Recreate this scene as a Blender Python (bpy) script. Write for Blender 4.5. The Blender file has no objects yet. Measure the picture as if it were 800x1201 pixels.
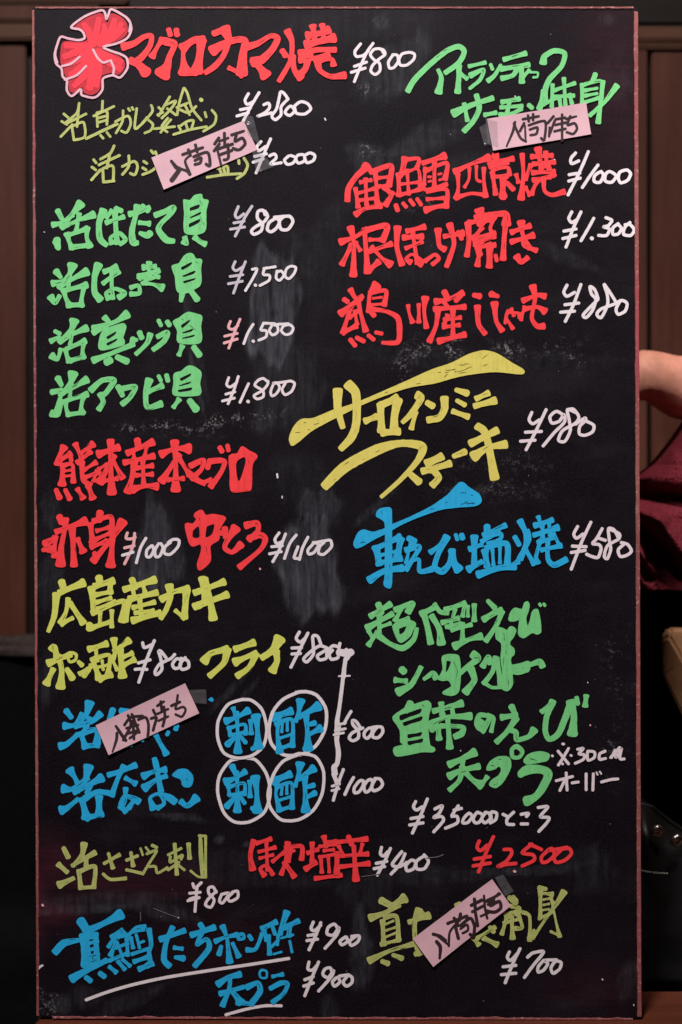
import bpy, bmesh, math, random
import numpy as np
from mathutils import Vector, noise
from mathutils.geometry import tessellate_polygon

# ---------------- camera, world, lamps, exposure ----------------
SC = bpy.context.scene
COL = SC.collection
DIST = 2.2
cam_data = bpy.data.cameras.new('camera')
cam = bpy.data.objects.new('camera', cam_data); COL.objects.link(cam)
cam.location = (0, -DIST, 0.6005); cam.rotation_euler = (math.radians(90), 0, 0)
cam_data.sensor_fit = 'VERTICAL'; cam_data.sensor_height = 36
cam_data.lens = 36 * DIST / 1.201
cam_data.clip_end = 50; cam_data.clip_start = 0.05
cam_data.dof.use_dof = True; cam_data.dof.focus_distance = DIST; cam_data.dof.aperture_fstop = 4.0
SC.camera = cam
w = bpy.data.worlds.new('World'); SC.world = w; w.use_nodes = True
w.node_tree.nodes['Background'].inputs[0].default_value = (1.0, .82, .78, 1)
w.node_tree.nodes['Background'].inputs[1].default_value = 0.018
SC.view_settings.view_transform = 'Standard'; SC.view_settings.look = 'None'
SC.view_settings.exposure = 0; SC.view_settings.gamma = 1

def area(name, loc, aim, size, power, col):
    l = bpy.data.lights.new(name, 'AREA'); l.shape = 'DISK'; l.size = size; l.energy = power; l.color = col
    o = bpy.data.objects.new(name, l); COL.objects.link(o); o.location = loc
    o.rotation_euler = (Vector(aim) - Vector(loc)).to_track_quat('-Z', 'Y').to_euler()
area('ceiling_lamp', (-0.30, -1.95, 2.62), (0, 0, 0.70), 0.40, 103, (1, .93, .92))
def spot(name, loc, aim, power, deg, col, rad=.06):
    l = bpy.data.lights.new(name, 'SPOT'); l.energy = power; l.color = col; l.spot_size = math.radians(deg); l.spot_blend = .8; l.shadow_soft_size = rad
    o = bpy.data.objects.new(name, l); COL.objects.link(o); o.location = loc
    o.rotation_euler = (Vector(aim) - Vector(loc)).to_track_quat('-Z', 'Y').to_euler()
spot('arm_fill_spot', (.66, -.35, 1.95), (.56, .50, .62), 95, 46, (1, .90, .82))  # unseen spot added to brighten the arm and shirt, aimed clear of the board

def at(px, py, Y):
    k = (DIST + Y) / DIST
    return Vector(((px - 400) / 1000 * k, Y, 0.6005 + (600.5 - py) / 1000 * k))

# ---------------- materials ----------------
def mat(name):
    m = bpy.data.materials.new(name); m.use_nodes = True
    nt = m.node_tree; return m, nt, nt.nodes['Principled BSDF']
def N(nt, t, **kw):
    n = nt.nodes.new(t)
    for k, v in kw.items():
        if k.startswith('_'): setattr(n, k[1:], v)
        else: n.inputs[k.replace('_', ' ')].default_value = v
    return n
def coord(nt, scale=(1, 1, 1), uv=False):
    tc = N(nt, 'ShaderNodeTexCoord'); mp = N(nt, 'ShaderNodeMapping'); mp.inputs['Scale'].default_value = scale
    nt.links.new(tc.outputs['UV' if uv else 'Object'], mp.inputs['Vector']); return mp.outputs['Vector']
def nz(nt, vec, scale, detail=3, rough=.55):
    n = N(nt, 'ShaderNodeTexNoise', Scale=scale, Detail=detail, Roughness=rough); nt.links.new(vec, n.inputs['Vector']); return n.outputs['Fac']
def ramp(nt, fac, stops):
    r = N(nt, 'ShaderNodeValToRGB'); e = r.color_ramp.elements
    while len(e) < len(stops): e.new(.5)
    for q, (p, c) in zip(e, stops):
        q.position = p; q.color = (c, c, c, 1) if isinstance(c, (int, float)) else (*c, 1)
    nt.links.new(fac, r.inputs['Fac']); return r.outputs['Color']
def mixc(nt, fac, a, b, mode='MIX'):
    m = N(nt, 'ShaderNodeMix', _data_type='RGBA', _blend_type=mode)
    for s, v in ((m.inputs[0], fac), (m.inputs[6], a), (m.inputs[7], b)):
        if isinstance(v, (int, float)): s.default_value = v
        elif isinstance(v, tuple): s.default_value = (*v, 1) if len(v) == 3 else v
        else: nt.links.new(v, s)
    return m.outputs[2]
def math_(nt, op, a, b=0.0):
    m = N(nt, 'ShaderNodeMath', _operation=op)
    for s, v in ((m.inputs[0], a), (m.inputs[1], b)):
        if isinstance(v, (int, float)): s.default_value = v
        else: nt.links.new(v, s)
    return m.outputs[0]
def bump(nt, bs, fac, strength, dist):
    b = N(nt, 'ShaderNodeBump', Strength=strength, Distance=dist); nt.links.new(fac, b.inputs['Height']); nt.links.new(b.outputs[0], bs.inputs['Normal'])

INKC = {'crimson': ((.520, .018, .036), (.30, .009, .018)), 'emblem': ((.820, .034, .060), (.52, .016, .030)), 'red': ((.93, .048, .056), (.62, .018, .025)), 'green': ((.185, .630, .230), (.095, .400, .130)),
        'blue': ((.014, .415, .750), (.008, .250, .500)), 'yellow': ((.700, .620, .135), (.480, .410, .060)),
        'olive': ((.480, .530, .170), (.230, .270, .060)), 'white': ((.760, .700, .730), (.600, .540, .570)),
        'palepink': ((.700, .430, .500), (.520, .240, .300)), 'pinkwhite': ((.780, .680, .715), (.620, .520, .560)), 'pink': ((.800, .420, .440), (.640, .310, .330)),
        'lime': ((.640, .680, .130), (.430, .470, .060)), 'lilac': ((.540, .490, .560), (.40, .35, .43)), 'faint': ((.16, .14, .16), (.08, .07, .08)),
        'ink': ((.030, .013, .018), (.012, .006, .008))}
INK = {}
for nm in ('red', 'crimson', 'green', 'blue', 'yellow', 'olive', 'lime'): INKC['vein_' + nm] = (tuple(q * .30 for q in INKC[nm][1]), tuple(q * .12 for q in INKC[nm][1]))
for nm, (c1, c2) in INKC.items():
    m, nt, bs = mat('marker_' + nm)
    v = coord(nt, uv=True); ov = coord(nt)
    st = nz(nt, coord(nt, (1, 7, 1), uv=True), 16, 3)                     # streaks that run along the stroke
    blot = nz(nt, ov, 90, 4, .6); fine = nz(nt, ov, 520, 3, .7)
    f = math_(nt, 'ADD', math_(nt, 'MULTIPLY', st, .55), math_(nt, 'MULTIPLY', blot, .45))
    f = ramp(nt, f, ((.36, 1.0), (.60, 0.0)))
    col = mixc(nt, math_(nt, 'MULTIPLY', f, .55 if nm != 'olive' else .8), c1, c2)
    # ink piled up at the stroke edge
    sp = N(nt, 'ShaderNodeSeparateXYZ'); nt.links.new(v, sp.inputs[0])
    e = math_(nt, 'ABSOLUTE', math_(nt, 'SUBTRACT', math_(nt, 'MULTIPLY', sp.outputs[1], 2.0), 1.0))
    ed = ramp(nt, e, ((.62, 0.0), (.92, 1.0)))
    if nm != 'ink' and not nm.startswith('vein'):
        col = mixc(nt, math_(nt, 'MULTIPLY', ed, .30 if nm != 'olive' else .55), col, tuple(min(1, q * 1.22 + .01) for q in c1))
        rimd = ramp(nt, e, ((.90, 0.0), (.99, 1.0))); col = mixc(nt, math_(nt, 'MULTIPLY', rimd, .60), col, tuple(q * .45 for q in c2))
        gap = ramp(nt, math_(nt, 'ADD', math_(nt, 'MULTIPLY', st, .5), math_(nt, 'MULTIPLY', fine, .5)), ((.335, 1.0), (.395, 0.0)))
        col = mixc(nt, math_(nt, 'MULTIPLY', gap, .55), col, tuple(q * .25 for q in c2))
    nt.links.new(col, bs.inputs['Base Color'])
    bs.inputs['Roughness'].default_value = .62; bs.inputs['Specular IOR Level'].default_value = .3
    bump(nt, bs, fine, .25, .0004)
    INK[nm] = m

def wood(name, c1, c2, c3, scale, grain=(1, 1, 12), rough=.5, fine=140):
    m, nt, bs = mat(name)
    v = coord(nt, grain)
    a = nz(nt, v, scale, 6, .6); b = nz(nt, v, fine, 3, .6); c = nz(nt, coord(nt), 3.5, 3)
    col = mixc(nt, ramp(nt, a, ((.30, 0.), (.70, 1.))), c1, c2)
    col = mixc(nt, math_(nt, 'MULTIPLY', ramp(nt, b, ((.38, 1.), (.55, 0.))), .45), col, c3)
    col = mixc(nt, math_(nt, 'MULTIPLY', ramp(nt, c, ((.35, 0.), (.7, 1.))), .5), col, c3)
    nt.links.new(col, bs.inputs['Base Color']); bs.inputs['Roughness'].default_value = rough
    bs.inputs['Specular IOR Level'].default_value = .12
    bump(nt, bs, b, .15, .001); return m
M_PANEL = wood('brown_panel_wood', (.070, .0215, .0125), (.102, .036, .022), (.032, .0085, .004), 6, (14, 6, .9))
M_RAIL = wood('brown_rail_wood', (.085, .034, .017), (.120, .052, .029), (.040, .014, .007), 6, (.9, 6, 14))
M_DARKWOOD = wood('dark_wood', (.010, .005, .004), (.015, .008, .006), (.004, .002, .002), 6, (.9, 6, 14))
M_TABLE = wood('table_wood', (.120, .032, .016), (.175, .052, .027), (.050, .012, .006), 5, (1.2, 12, 1), .38)
M_CHAIR = wood('pale_chair_wood', (.235, .120, .058), (.310, .165, .085), (.160, .075, .034), 4, (3, 3, 10), .45)

def plain(name, c, rough=.6, spec=.3, nscale=60, amt=.35, bumpd=0, metal=0):
    m, nt, bs = mat(name)
    a = nz(nt, coord(nt), nscale, 5, .6)
    col = mixc(nt, ramp(nt, a, ((.3, 0.), (.7, 1.))), tuple(q * (1 - amt) for q in c), tuple(min(1, q * (1 + amt)) for q in c))
    nt.links.new(col, bs.inputs['Base Color']); bs.inputs['Roughness'].default_value = rough
    bs.inputs['Specular IOR Level'].default_value = spec; bs.inputs['Metallic'].default_value = metal
    if bumpd: bump(nt, bs, a, .6, bumpd)
    return m
M_PAPER = plain('pink_paper', (.650, .405, .455), .75, .25, 35, .05)
M_SKIN = plain('skin', (.59, .26, .19), .6, .3, 55, .2, .0014)
M_SHIRT = plain('maroon_towelling', (.185, .026, .040), 1.0, .02, 420, .6, .006)
M_BLACK = plain('black_leather', (.004, .0038, .004), .46, .22, 40, .4, .001)
M_CUSHION = plain('black_cushion', (.0028, .0026, .0030), .85, .08, 90, .3, .001)
M_GREYCLOTH = plain('grey_cloth', (.050, .036, .032), .95, .1, 60, .4, .002)
M_METAL = plain('snap_metal', (.35, .34, .33), .3, .5, 60, .1, 0, 1)
M_THREAD = plain('pale_thread', (.55, .53, .50), .8, .2, 60, .1)
M_HAIR = plain('dark_hair', (.014, .010, .008), .5, .4, 200, .5)
M_CARD = plain('white_chalk', (.72, .68, .70), .9, .1, 200, .2)
# bare board edge with worn red paint
M_EDGE, nt, bs = mat('worn_red_edge')
v = coord(nt, (1, 1, 1)); a = nz(nt, coord(nt, (60, 60, 7)), 1, 4, .6); b = nz(nt, v, 260, 4, .7); c = nz(nt, coord(nt, (3, 3, 3.2)), 1, 2)
col = mixc(nt, ramp(nt, a, ((.35, 0.), (.65, 1.))), (.185, .040, .042), (.27, .082, .072))
col = mixc(nt, ramp(nt, b, ((.56, 0.), (.68, .7))), col, (.48, .30, .27))
col = mixc(nt, ramp(nt, b, ((.30, .8), (.40, 0.))), col, (.08, .02, .02))
col = mixc(nt, ramp(nt, c, ((.50, 0.), (.66, .6))), col, (.34, .030, .050))
nt.links.new(col, bs.inputs['Base Color']); bs.inputs['Roughness'].default_value = .7; bump(nt, bs, b, .5, .0006)
# clear tape
M_TAPE, nt, bs = mat('clear_tape')
bs.inputs['Base Color'].default_value = (.30, .29, .31, 1); bs.inputs['Roughness'].default_value = .12
bs.inputs['Alpha'].default_value = .22; bs.inputs['Specular IOR Level'].default_value = .9
cr = nz(nt, coord(nt), 55, 2, .5); bump(nt, bs, cr, .8, .004)
bs.inputs['Coat Weight'].default_value = 1.0; bs.inputs['Coat Roughness'].default_value = .04; nt.links.new(bs.inputs['Normal'].links[0].from_socket, bs.inputs['Coat Normal'])
# board face: black chalkboard paint, wiped chalk, specks and painted reddish reflections
M_BOARD, nt, bs = mat('blackboard_paint')
at_ = N(nt, 'ShaderNodeAttribute', _attribute_name='wear_reflection')
sp = N(nt, 'ShaderNodeSeparateColor'); nt.links.new(at_.outputs['Color'], sp.inputs[0])
ov = coord(nt)
base = mixc(nt, ramp(nt, nz(nt, ov, 7, 5), ((.32, 0.), (.70, 1.))), (.0030, .0020, .0034), (.0063, .0044, .0072))
base = mixc(nt, ramp(nt, nz(nt, ov, 420, 3, .7), ((.45, 0.), (.75, 1.))), base, (.013, .0098, .0150))
streak = nz(nt, coord(nt, (42, 1, 5)), 3.0, 5, .65); cloud = nz(nt, ov, 28, 5, .65)
hz = nz(nt, coord(nt, (4, 1, 50)), 2.2, 4, .6)
faint = ramp(nt, nz(nt, coord(nt, (1.2, 1, 3.4)), 5, 6, .7), ((.54, 0.), (.80, 1.)))
ch = math_(nt, 'MULTIPLY', sp.outputs[0], ramp(nt, math_(nt, 'ADD', math_(nt, 'MULTIPLY', streak, .75), math_(nt, 'MULTIPLY', cloud, .25)), ((.38, .08), (.62, 1.))))
col = mixc(nt, ch, base, (.165, .175, .203))
col = mixc(nt, math_(nt, 'MULTIPLY', faint, .035), col, (.26, .25, .29))
grn = nz(nt, ov, 330, 2, .5)
spk = math_(nt, 'MULTIPLY', math_(nt, 'MULTIPLY', sp.outputs[1], ramp(nt, cloud, ((.47, 0.), (.66, 1.)))), ramp(nt, math_(nt, 'ADD', math_(nt, 'MULTIPLY', grn, .5), math_(nt, 'MULTIPLY', nz(nt, ov, 120, 2), .5)), ((.51, 0.), (.60, .85))))
col = mixc(nt, spk, col, (.42, .39, .40))
rare = ramp(nt, nz(nt, ov, 230, 1, .4), ((.80, 0.), (.84, 1.)))
col = mixc(nt, math_(nt, 'MULTIPLY', rare, .6), col, (.40, .36, .38))
col = mixc(nt, math_(nt, 'MULTIPLY', sp.outputs[2], ramp(nt, hz, ((.30, .25), (.7, 1.)))), col, (.120, .020, .035))  # reddish reflection mixed into the base colour
nt.links.new(col, bs.inputs['Base Color'])
rg = N(nt, 'ShaderNodeMapRange', From_Min=.3, From_Max=.7, To_Min=.42, To_Max=.60); nt.links.new(cloud, rg.inputs[0]); nt.links.new(rg.outputs[0], bs.inputs['Roughness'])
bs.inputs['Specular IOR Level'].default_value = .09
bump(nt, bs, nz(nt, ov, 300, 3, .6), .12, .0005)

# ---------------- object helpers ----------------
def link(name, me, m, parent=None):
    o = bpy.data.objects.new(name, me); COL.objects.link(o)
    if m is not None: me.materials.append(m)
    if parent is not None: o.parent = parent
    return o
def obj(name, verts, faces, m, parent=None, smooth=False):
    me = bpy.data.meshes.new(name); me.from_pydata([tuple(v) for v in verts], [], faces); me.update()
    if smooth:
        for p in me.polygons: p.use_smooth = True
    return link(name, me, m, parent)
def objbm(name, bm, m, parent=None, smooth=False):
    me = bpy.data.meshes.new(name); bm.to_mesh(me); bm.free()
    if smooth:
        for p in me.polygons: p.use_smooth = True
    return link(name, me, m, parent)
def empty(name, loc=(0, 0, 0)):
    o = bpy.data.objects.new(name, None); COL.objects.link(o); o.location = loc; o.empty_display_size = .05; return o
def tag(o, label=None, cat=None, group=None, kind=None):
    for k, v in (('label', label), ('category', cat), ('group', group), ('kind', kind)):
        if v: o[k] = v
    return o
def box(bm, x0, x1, y0, y1, z0, z1, bev=0.0, seg=2):
    vs = [bm.verts.new((x, y, z)) for x in (x0, x1) for y in (y0, y1) for z in (z0, z1)]
    f = [bm.faces.new([vs[i] for i in q]) for q in ((0, 1, 3, 2), (4, 6, 7, 5), (0, 4, 5, 1), (2, 3, 7, 6), (0, 2, 6, 4), (1, 5, 7, 3))]
    if bev:
        es = list({e for q in f for e in q.edges}); bmesh.ops.bevel(bm, geom=es, offset=bev, segments=seg, affect='EDGES')
    bmesh.ops.recalc_face_normals(bm, faces=bm.faces)

# ---------------- the menu board ----------------
rnd = random.Random(11)
BQ = [(37.5, 9), (747.5, 9), (751.5, 1194), (43, 1192)]                    # TL TR BR BL on the board plane, in mm
def wx(px, py, y=0.0): return ((px - 400) / 1000, y, 0.6005 + (600.5 - py) / 1000)
board = tag(empty('menu_board', wx(400, 1194)), 'tall black menu board with thin worn red edges, covered in coloured handwriting', 'menu board')
BL = Vector(board.location)
def bl(px, py, y=0.0): v = wx(px, py, y); return (v[0] - BL.x, v[1] - BL.y, v[2] - BL.z)

def bq(u, v):
    a = [BQ[0][i] * (1 - u) + BQ[1][i] * u for i in (0, 1)]; b = [BQ[3][i] * (1 - u) + BQ[2][i] * u for i in (0, 1)]
    return a[0] * (1 - v) + b[0] * v, a[1] * (1 - v) + b[1] * v
nu, nv = 236, 394
U, V = np.meshgrid(np.linspace(0, 1, nu + 1), np.linspace(0, 1, nv + 1))
PX = (BQ[0][0] * (1 - U) + BQ[1][0] * U) * (1 - V) + (BQ[3][0] * (1 - U) + BQ[2][0] * U) * V
PY = (BQ[0][1] * (1 - U) + BQ[1][1] * U) * (1 - V) + (BQ[3][1] * (1 - U) + BQ[2][1] * U) * V
chalk = np.zeros_like(PX); speck = np.zeros_like(PX); red = np.zeros_like(PX)
def sst(a, b, x): t = np.clip((x - a) / (b - a), 0, 1); return t * t * (3 - 2 * t)
def arch(cx, cy, rx, ry, amt, rim=.5, p=3.0, rot=0.0, soft=.10, top=1.0, bot=1.0):
    """a wiped patch of chalk with a brighter rim"""
    c, s = math.cos(rot), math.sin(rot)
    x = ((PX - cx) * c + (PY - cy) * s) / rx; y = (-(PX - cx) * s + (PY - cy) * c) / ry
    q1 = cx * .37; x = x + .13 * np.sin(y * 3.1 + q1) + .08 * np.sin(y * 7.3 + q1 * 2 + x * 2); y = y + .12 * np.sin(x * 4.2 + q1 * 3) + .07 * np.sin(x * 11 + q1)
    d = (np.abs(x) ** p + np.abs(y) ** p) ** (1 / p)
    body = 1 - sst(1 - soft, 1 + soft, d); r = np.exp(-((d - .93) / .07) ** 2) * rim
    r = r * (.35 + .65 * np.clip(-x * .8 - y * .5 + .3 + .5 * np.sin(q1 + y * 4), 0, 1))
    g = (.75 + .25 * np.sin(x * 9 + y * 1.3 + q1) * np.sin(x * 23 + q1)) * top + (bot - top) * np.clip((y + 1) / 2, 0, 1)
    return np.maximum(chalk, amt * np.clip(body * .62 + r * body, 0, 1) * g)
chalk = arch(320, 360, 28, 66, .62, .6, 3.2, .03, .12, .55, 1.1)
chalk = arch(350, 300, 30, 14, .22, .4, 2, .9, .5)
chalk = arch(335, 455, 40, 50, .22, .5, 2.4, 0, .3)
chalk = arch(363, 665, 35, 58, .62, .55, 3.0, -.06, .14, .9, .95)
chalk = arch(372, 600, 24, 26, .42, .6, 2.2, 0, .35)
chalk = arch(183, 645, 22, 52, .50, .5, 1.9, .06, .3, .75, 1.1)
chalk = arch(175, 600, 4, 40, .5, .2, 2, .05, .5)
chalk = arch(205, 655, 12, 26, .40, .5, 2, -.2, .4)
chalk = arch(158, 655, 4, 26, .60, .2, 2, .1, .5)
for a in ((455, 78, 44, 22, .36, -.6), (490, 60, 12, 26, .34, .3), (470, 95, 10, 34, .34, .8), (448, 25, 10, 9, .42, 0), (425, 28, 90, 20, .10, 0),
          (500, 165, 60, 16, .26, -.5), (430, 185, 22, 16, .34, .4), (545, 195, 40, 12, .14, -.3), (465, 300, 60, 30, .08, 0),
          (505, 305, 50, 30, .08, 0), (660, 300, 40, 8, .16, .4), (60, 680, 14, 30, .20, .2), (56, 795, 12, 30, .22, .1), (350, 440, 26, 40, .10, 0),
          (555, 580, 16, 7, .32, -.5), (440, 595, 30, 5, .26, -.7), (350, 560, 30, 30, .10, 0), (270, 810, 30, 4, .26, -.8), (290, 812, 22, 3, .22, -.9),
          (420, 1095, 8, 34, .44, .1), (424, 1110, 12, 14, .46, -.7), (425, 1140, 12, 20, .30, .2), (386, 1185, 10, 16, .24, 0), (72, 1178, 12, 10, .30, 0),
          (150, 1175, 40, 9, .22, -.4), (100, 1170, 18, 12, .20, .2), (600, 1022, 60, 5, .30, -.03), (500, 1028, 70, 10, .22, -.06), (430, 1045, 30, 24, .16, 0),
          (660, 1018, 40, 6, .26, -.15), (690, 1020, 28, 26, .16, 0), (210, 958, 30, 4, .36, .1), (100, 1066, 70, 5, .44, -.06), (185, 1066, 45, 10, .30, .3), (120, 1056, 90, 9, .22, -.05),
          (257, 985, 5, 5, .5, 0), (290, 990, 4, 3, .5, 0), (735, 1150, 10, 22, .30, .3), (300, 1030, 90, 10, .12, .05), (60, 600, 10, 24, .24, 0),
          (222, 330, 3, 34, .40, -.04), (230, 445, 3, 40, .40, -.22), (236, 430, 3, 40, .28, -.2), (219, 365, 4, 18, .5, 0), (390, 320, 26, 50, .08, .3),
          (712, 22, 10, 6, .20, .4), (720, 90, 20, 30, .10, 0), (255, 1010, 60, 12, .10, 0), (380, 280, 16, 60, .10, .5), (560, 420, 150, 12, .12, .04)):
    chalk = arch(a[0], a[1], a[2], a[3], a[4], .25, 2, a[5], .45)
def sp_(cx, cy, rx, ry, amt, rot=0.0):
    c, s = math.cos(rot), math.sin(rot)
    x = ((PX - cx) * c + (PY - cy) * s) / rx; y = (-(PX - cx) * s + (PY - cy) * c) / ry
    return np.maximum(speck, amt * np.exp(-(x * x + y * y)))
for a in ((520, 408, 50, 12, .9, 0), (600, 412, 60, 8, .9, .05), (672, 420, 14, 8, 1, .5), (470, 440, 8, 22, .8, 0), (640, 408, 30, 6, 1, -.2),
          (275, 490, 60, 5, 1, -.1), (210, 500, 60, 5, .8, 0), (160, 503, 70, 5, .7, .05), (430, 105, 10, 4, 1, 0), (410, 97, 12, 4, 1, 0), (500, 230, 20, 20, .3, 0),
          (580, 560, 60, 26, .3, 0), (598, 797, 6, 6, 1, 0), (730, 780, 16, 30, .5, 0), (720, 880, 12, 30, .4, 0), (55, 1170, 14, 20, .6, 0), (430, 180, 20, 12, .6, 0)):
    speck = sp_(*a)
def red_reflection(cx, cy, rx, ry, amt): return np.maximum(red, amt * np.exp(-(((PX - cx) / rx) ** 2 + ((PY - cy) / ry) ** 2)))  # soft reddish reflections painted into the board colour
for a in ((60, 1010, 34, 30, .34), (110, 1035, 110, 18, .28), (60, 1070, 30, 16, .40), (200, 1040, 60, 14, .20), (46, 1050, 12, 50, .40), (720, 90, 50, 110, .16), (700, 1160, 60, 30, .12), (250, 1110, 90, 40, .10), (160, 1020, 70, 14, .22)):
    red = red_reflection(*a)
VX = (PX - 400) / 1000 - BL.x; VZ = 0.6005 + (600.5 - PY) / 1000 - BL.z
# rounded corners
verts = np.stack([VX.ravel(), np.zeros(VX.size), VZ.ravel()], 1)
idx = np.arange(VX.size).reshape(VX.shape)
q = np.stack([idx[1:, :-1], idx[1:, 1:], idx[:-1, 1:], idx[:-1, :-1]], -1).reshape(-1, 4)
me = bpy.data.meshes.new('writing_surface'); me.from_pydata(verts.tolist(), [], q.tolist()); me.update()
ca = me.color_attributes.new('wear_reflection', 'FLOAT_COLOR', 'POINT')  # chalk, specks and painted reflection, one per channel
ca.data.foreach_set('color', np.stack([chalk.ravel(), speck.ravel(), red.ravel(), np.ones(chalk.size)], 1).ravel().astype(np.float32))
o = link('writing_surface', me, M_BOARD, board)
# slab behind the face
c4 = [bl(*p) for p in BQ]
vs = [(x, .0008, z) for x, _, z in c4] + [(x, .018, z) for x, _, z in c4]
obj('backing_slab', vs, [(0, 1, 2, 3), (7, 6, 5, 4), (0, 4, 5, 1), (1, 5, 6, 2), (2, 6, 7, 3), (3, 7, 4, 0)], M_EDGE, board)
def edge_strip(p0, p1, width, inn, rag, y0=-.0016, n=260, label=None):
    """rim of the board: a raised strip with a ragged painted inner edge"""
    vs, fs = [], []
    for i in range(n + 1):
        t = i / n; x = p0[0] + (p1[0] - p0[0]) * t; y = p0[1] + (p1[1] - p0[1]) * t
        k = noise.noise(Vector((t * 40, p0[0] * .1, 3))) + .6 * noise.noise(Vector((t * 130, p0[1] * .1, 9)))
        wd = width * (1 + rag * k); ou = .35 * noise.noise(Vector((t * 60, 5, p0[0])))
        a = (x - inn[0] * (1.2 + ou), y - inn[1] * (1.2 + ou)); b = (x + inn[0] * (wd - 1.2), y + inn[1] * (wd - 1.2))
        for (qx, qy, yy) in ((a[0], a[1], .018), (a[0], a[1], y0 + .0006), (a[0] + inn[0] * .5, a[1] + inn[1] * .5, y0), (b[0] - inn[0] * .5, b[1] - inn[1] * .5, y0), (b[0], b[1], y0 + .0008), (b[0], b[1], .0005)):
            vs.append(bl(qx, qy, yy))
    for i in range(n):
        for j in range(5): a = i * 6 + j; fs.append((a, a + 1, a + 7, a + 6))
    bm = bmesh.new(); [bm.verts.new(v) for v in vs]; bm.verts.ensure_lookup_table(); [bm.faces.new([bm.verts[i] for i in f]) for f in fs]
    bmesh.ops.recalc_face_normals(bm, faces=bm.faces)
    return objbm('edge_strip', bm, M_EDGE, board)
edge_strip((38.8, 12), (44.2, 1191), 3.3, (1, 0), .28)
edge_strip((747, 14), (751.2, 1192), 4.9, (-1, 0), .12)
edge_strip((42, 9.2), (743, 9.2), 2.6, (0, 1), .25, y0=-.0014)
edge_strip((62, 1193.5), (742, 1195), 2.5, (0, -1), .5, y0=-.0014)

# ---------------- handwriting ----------------
def cat(pts, step=1.1):
    """Catmull-Rom through (x, y, w)"""
    if len(pts) == 2:
        P = [pts[0], pts[0], pts[1], pts[1]]
    else:
        closed = abs(pts[0][0] - pts[-1][0]) + abs(pts[0][1] - pts[-1][1]) < .9 and len(pts) > 5
        P = ([pts[-2]] + pts + [pts[1]]) if closed else ([pts[0]] + pts + [pts[-1]])
    out = []
    for i in range(1, len(P) - 2):
        p0, p1, p2, p3 = P[i - 1], P[i], P[i + 1], P[i + 2]
        L_ = math.hypot(p2[0] - p1[0], p2[1] - p1[1]); n = max(2, int(L_ / step))
        for k in range(n):
            t = k / n; t2 = t * t; t3 = t2 * t
            out.append([.5 * (2 * p1[j] + (p2[j] - p0[j]) * t * .9 + (2 * p0[j] - 5 * p1[j] + 4 * p2[j] - p3[j]) * t2 * 1 + (3 * p1[j] - p0[j] - 3 * p2[j] + p3[j]) * t3) if False else
                        ((2 * t3 - 3 * t2 + 1) * p1[j] + (t3 - 2 * t2 + t) * (p2[j] - p0[j]) * .42 + (-2 * t3 + 3 * t2) * p2[j] + (t3 - t2) * (p3[j] - p1[j]) * .42) for j in range(3)])
    out.append(list(P[-2])); return out

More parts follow.
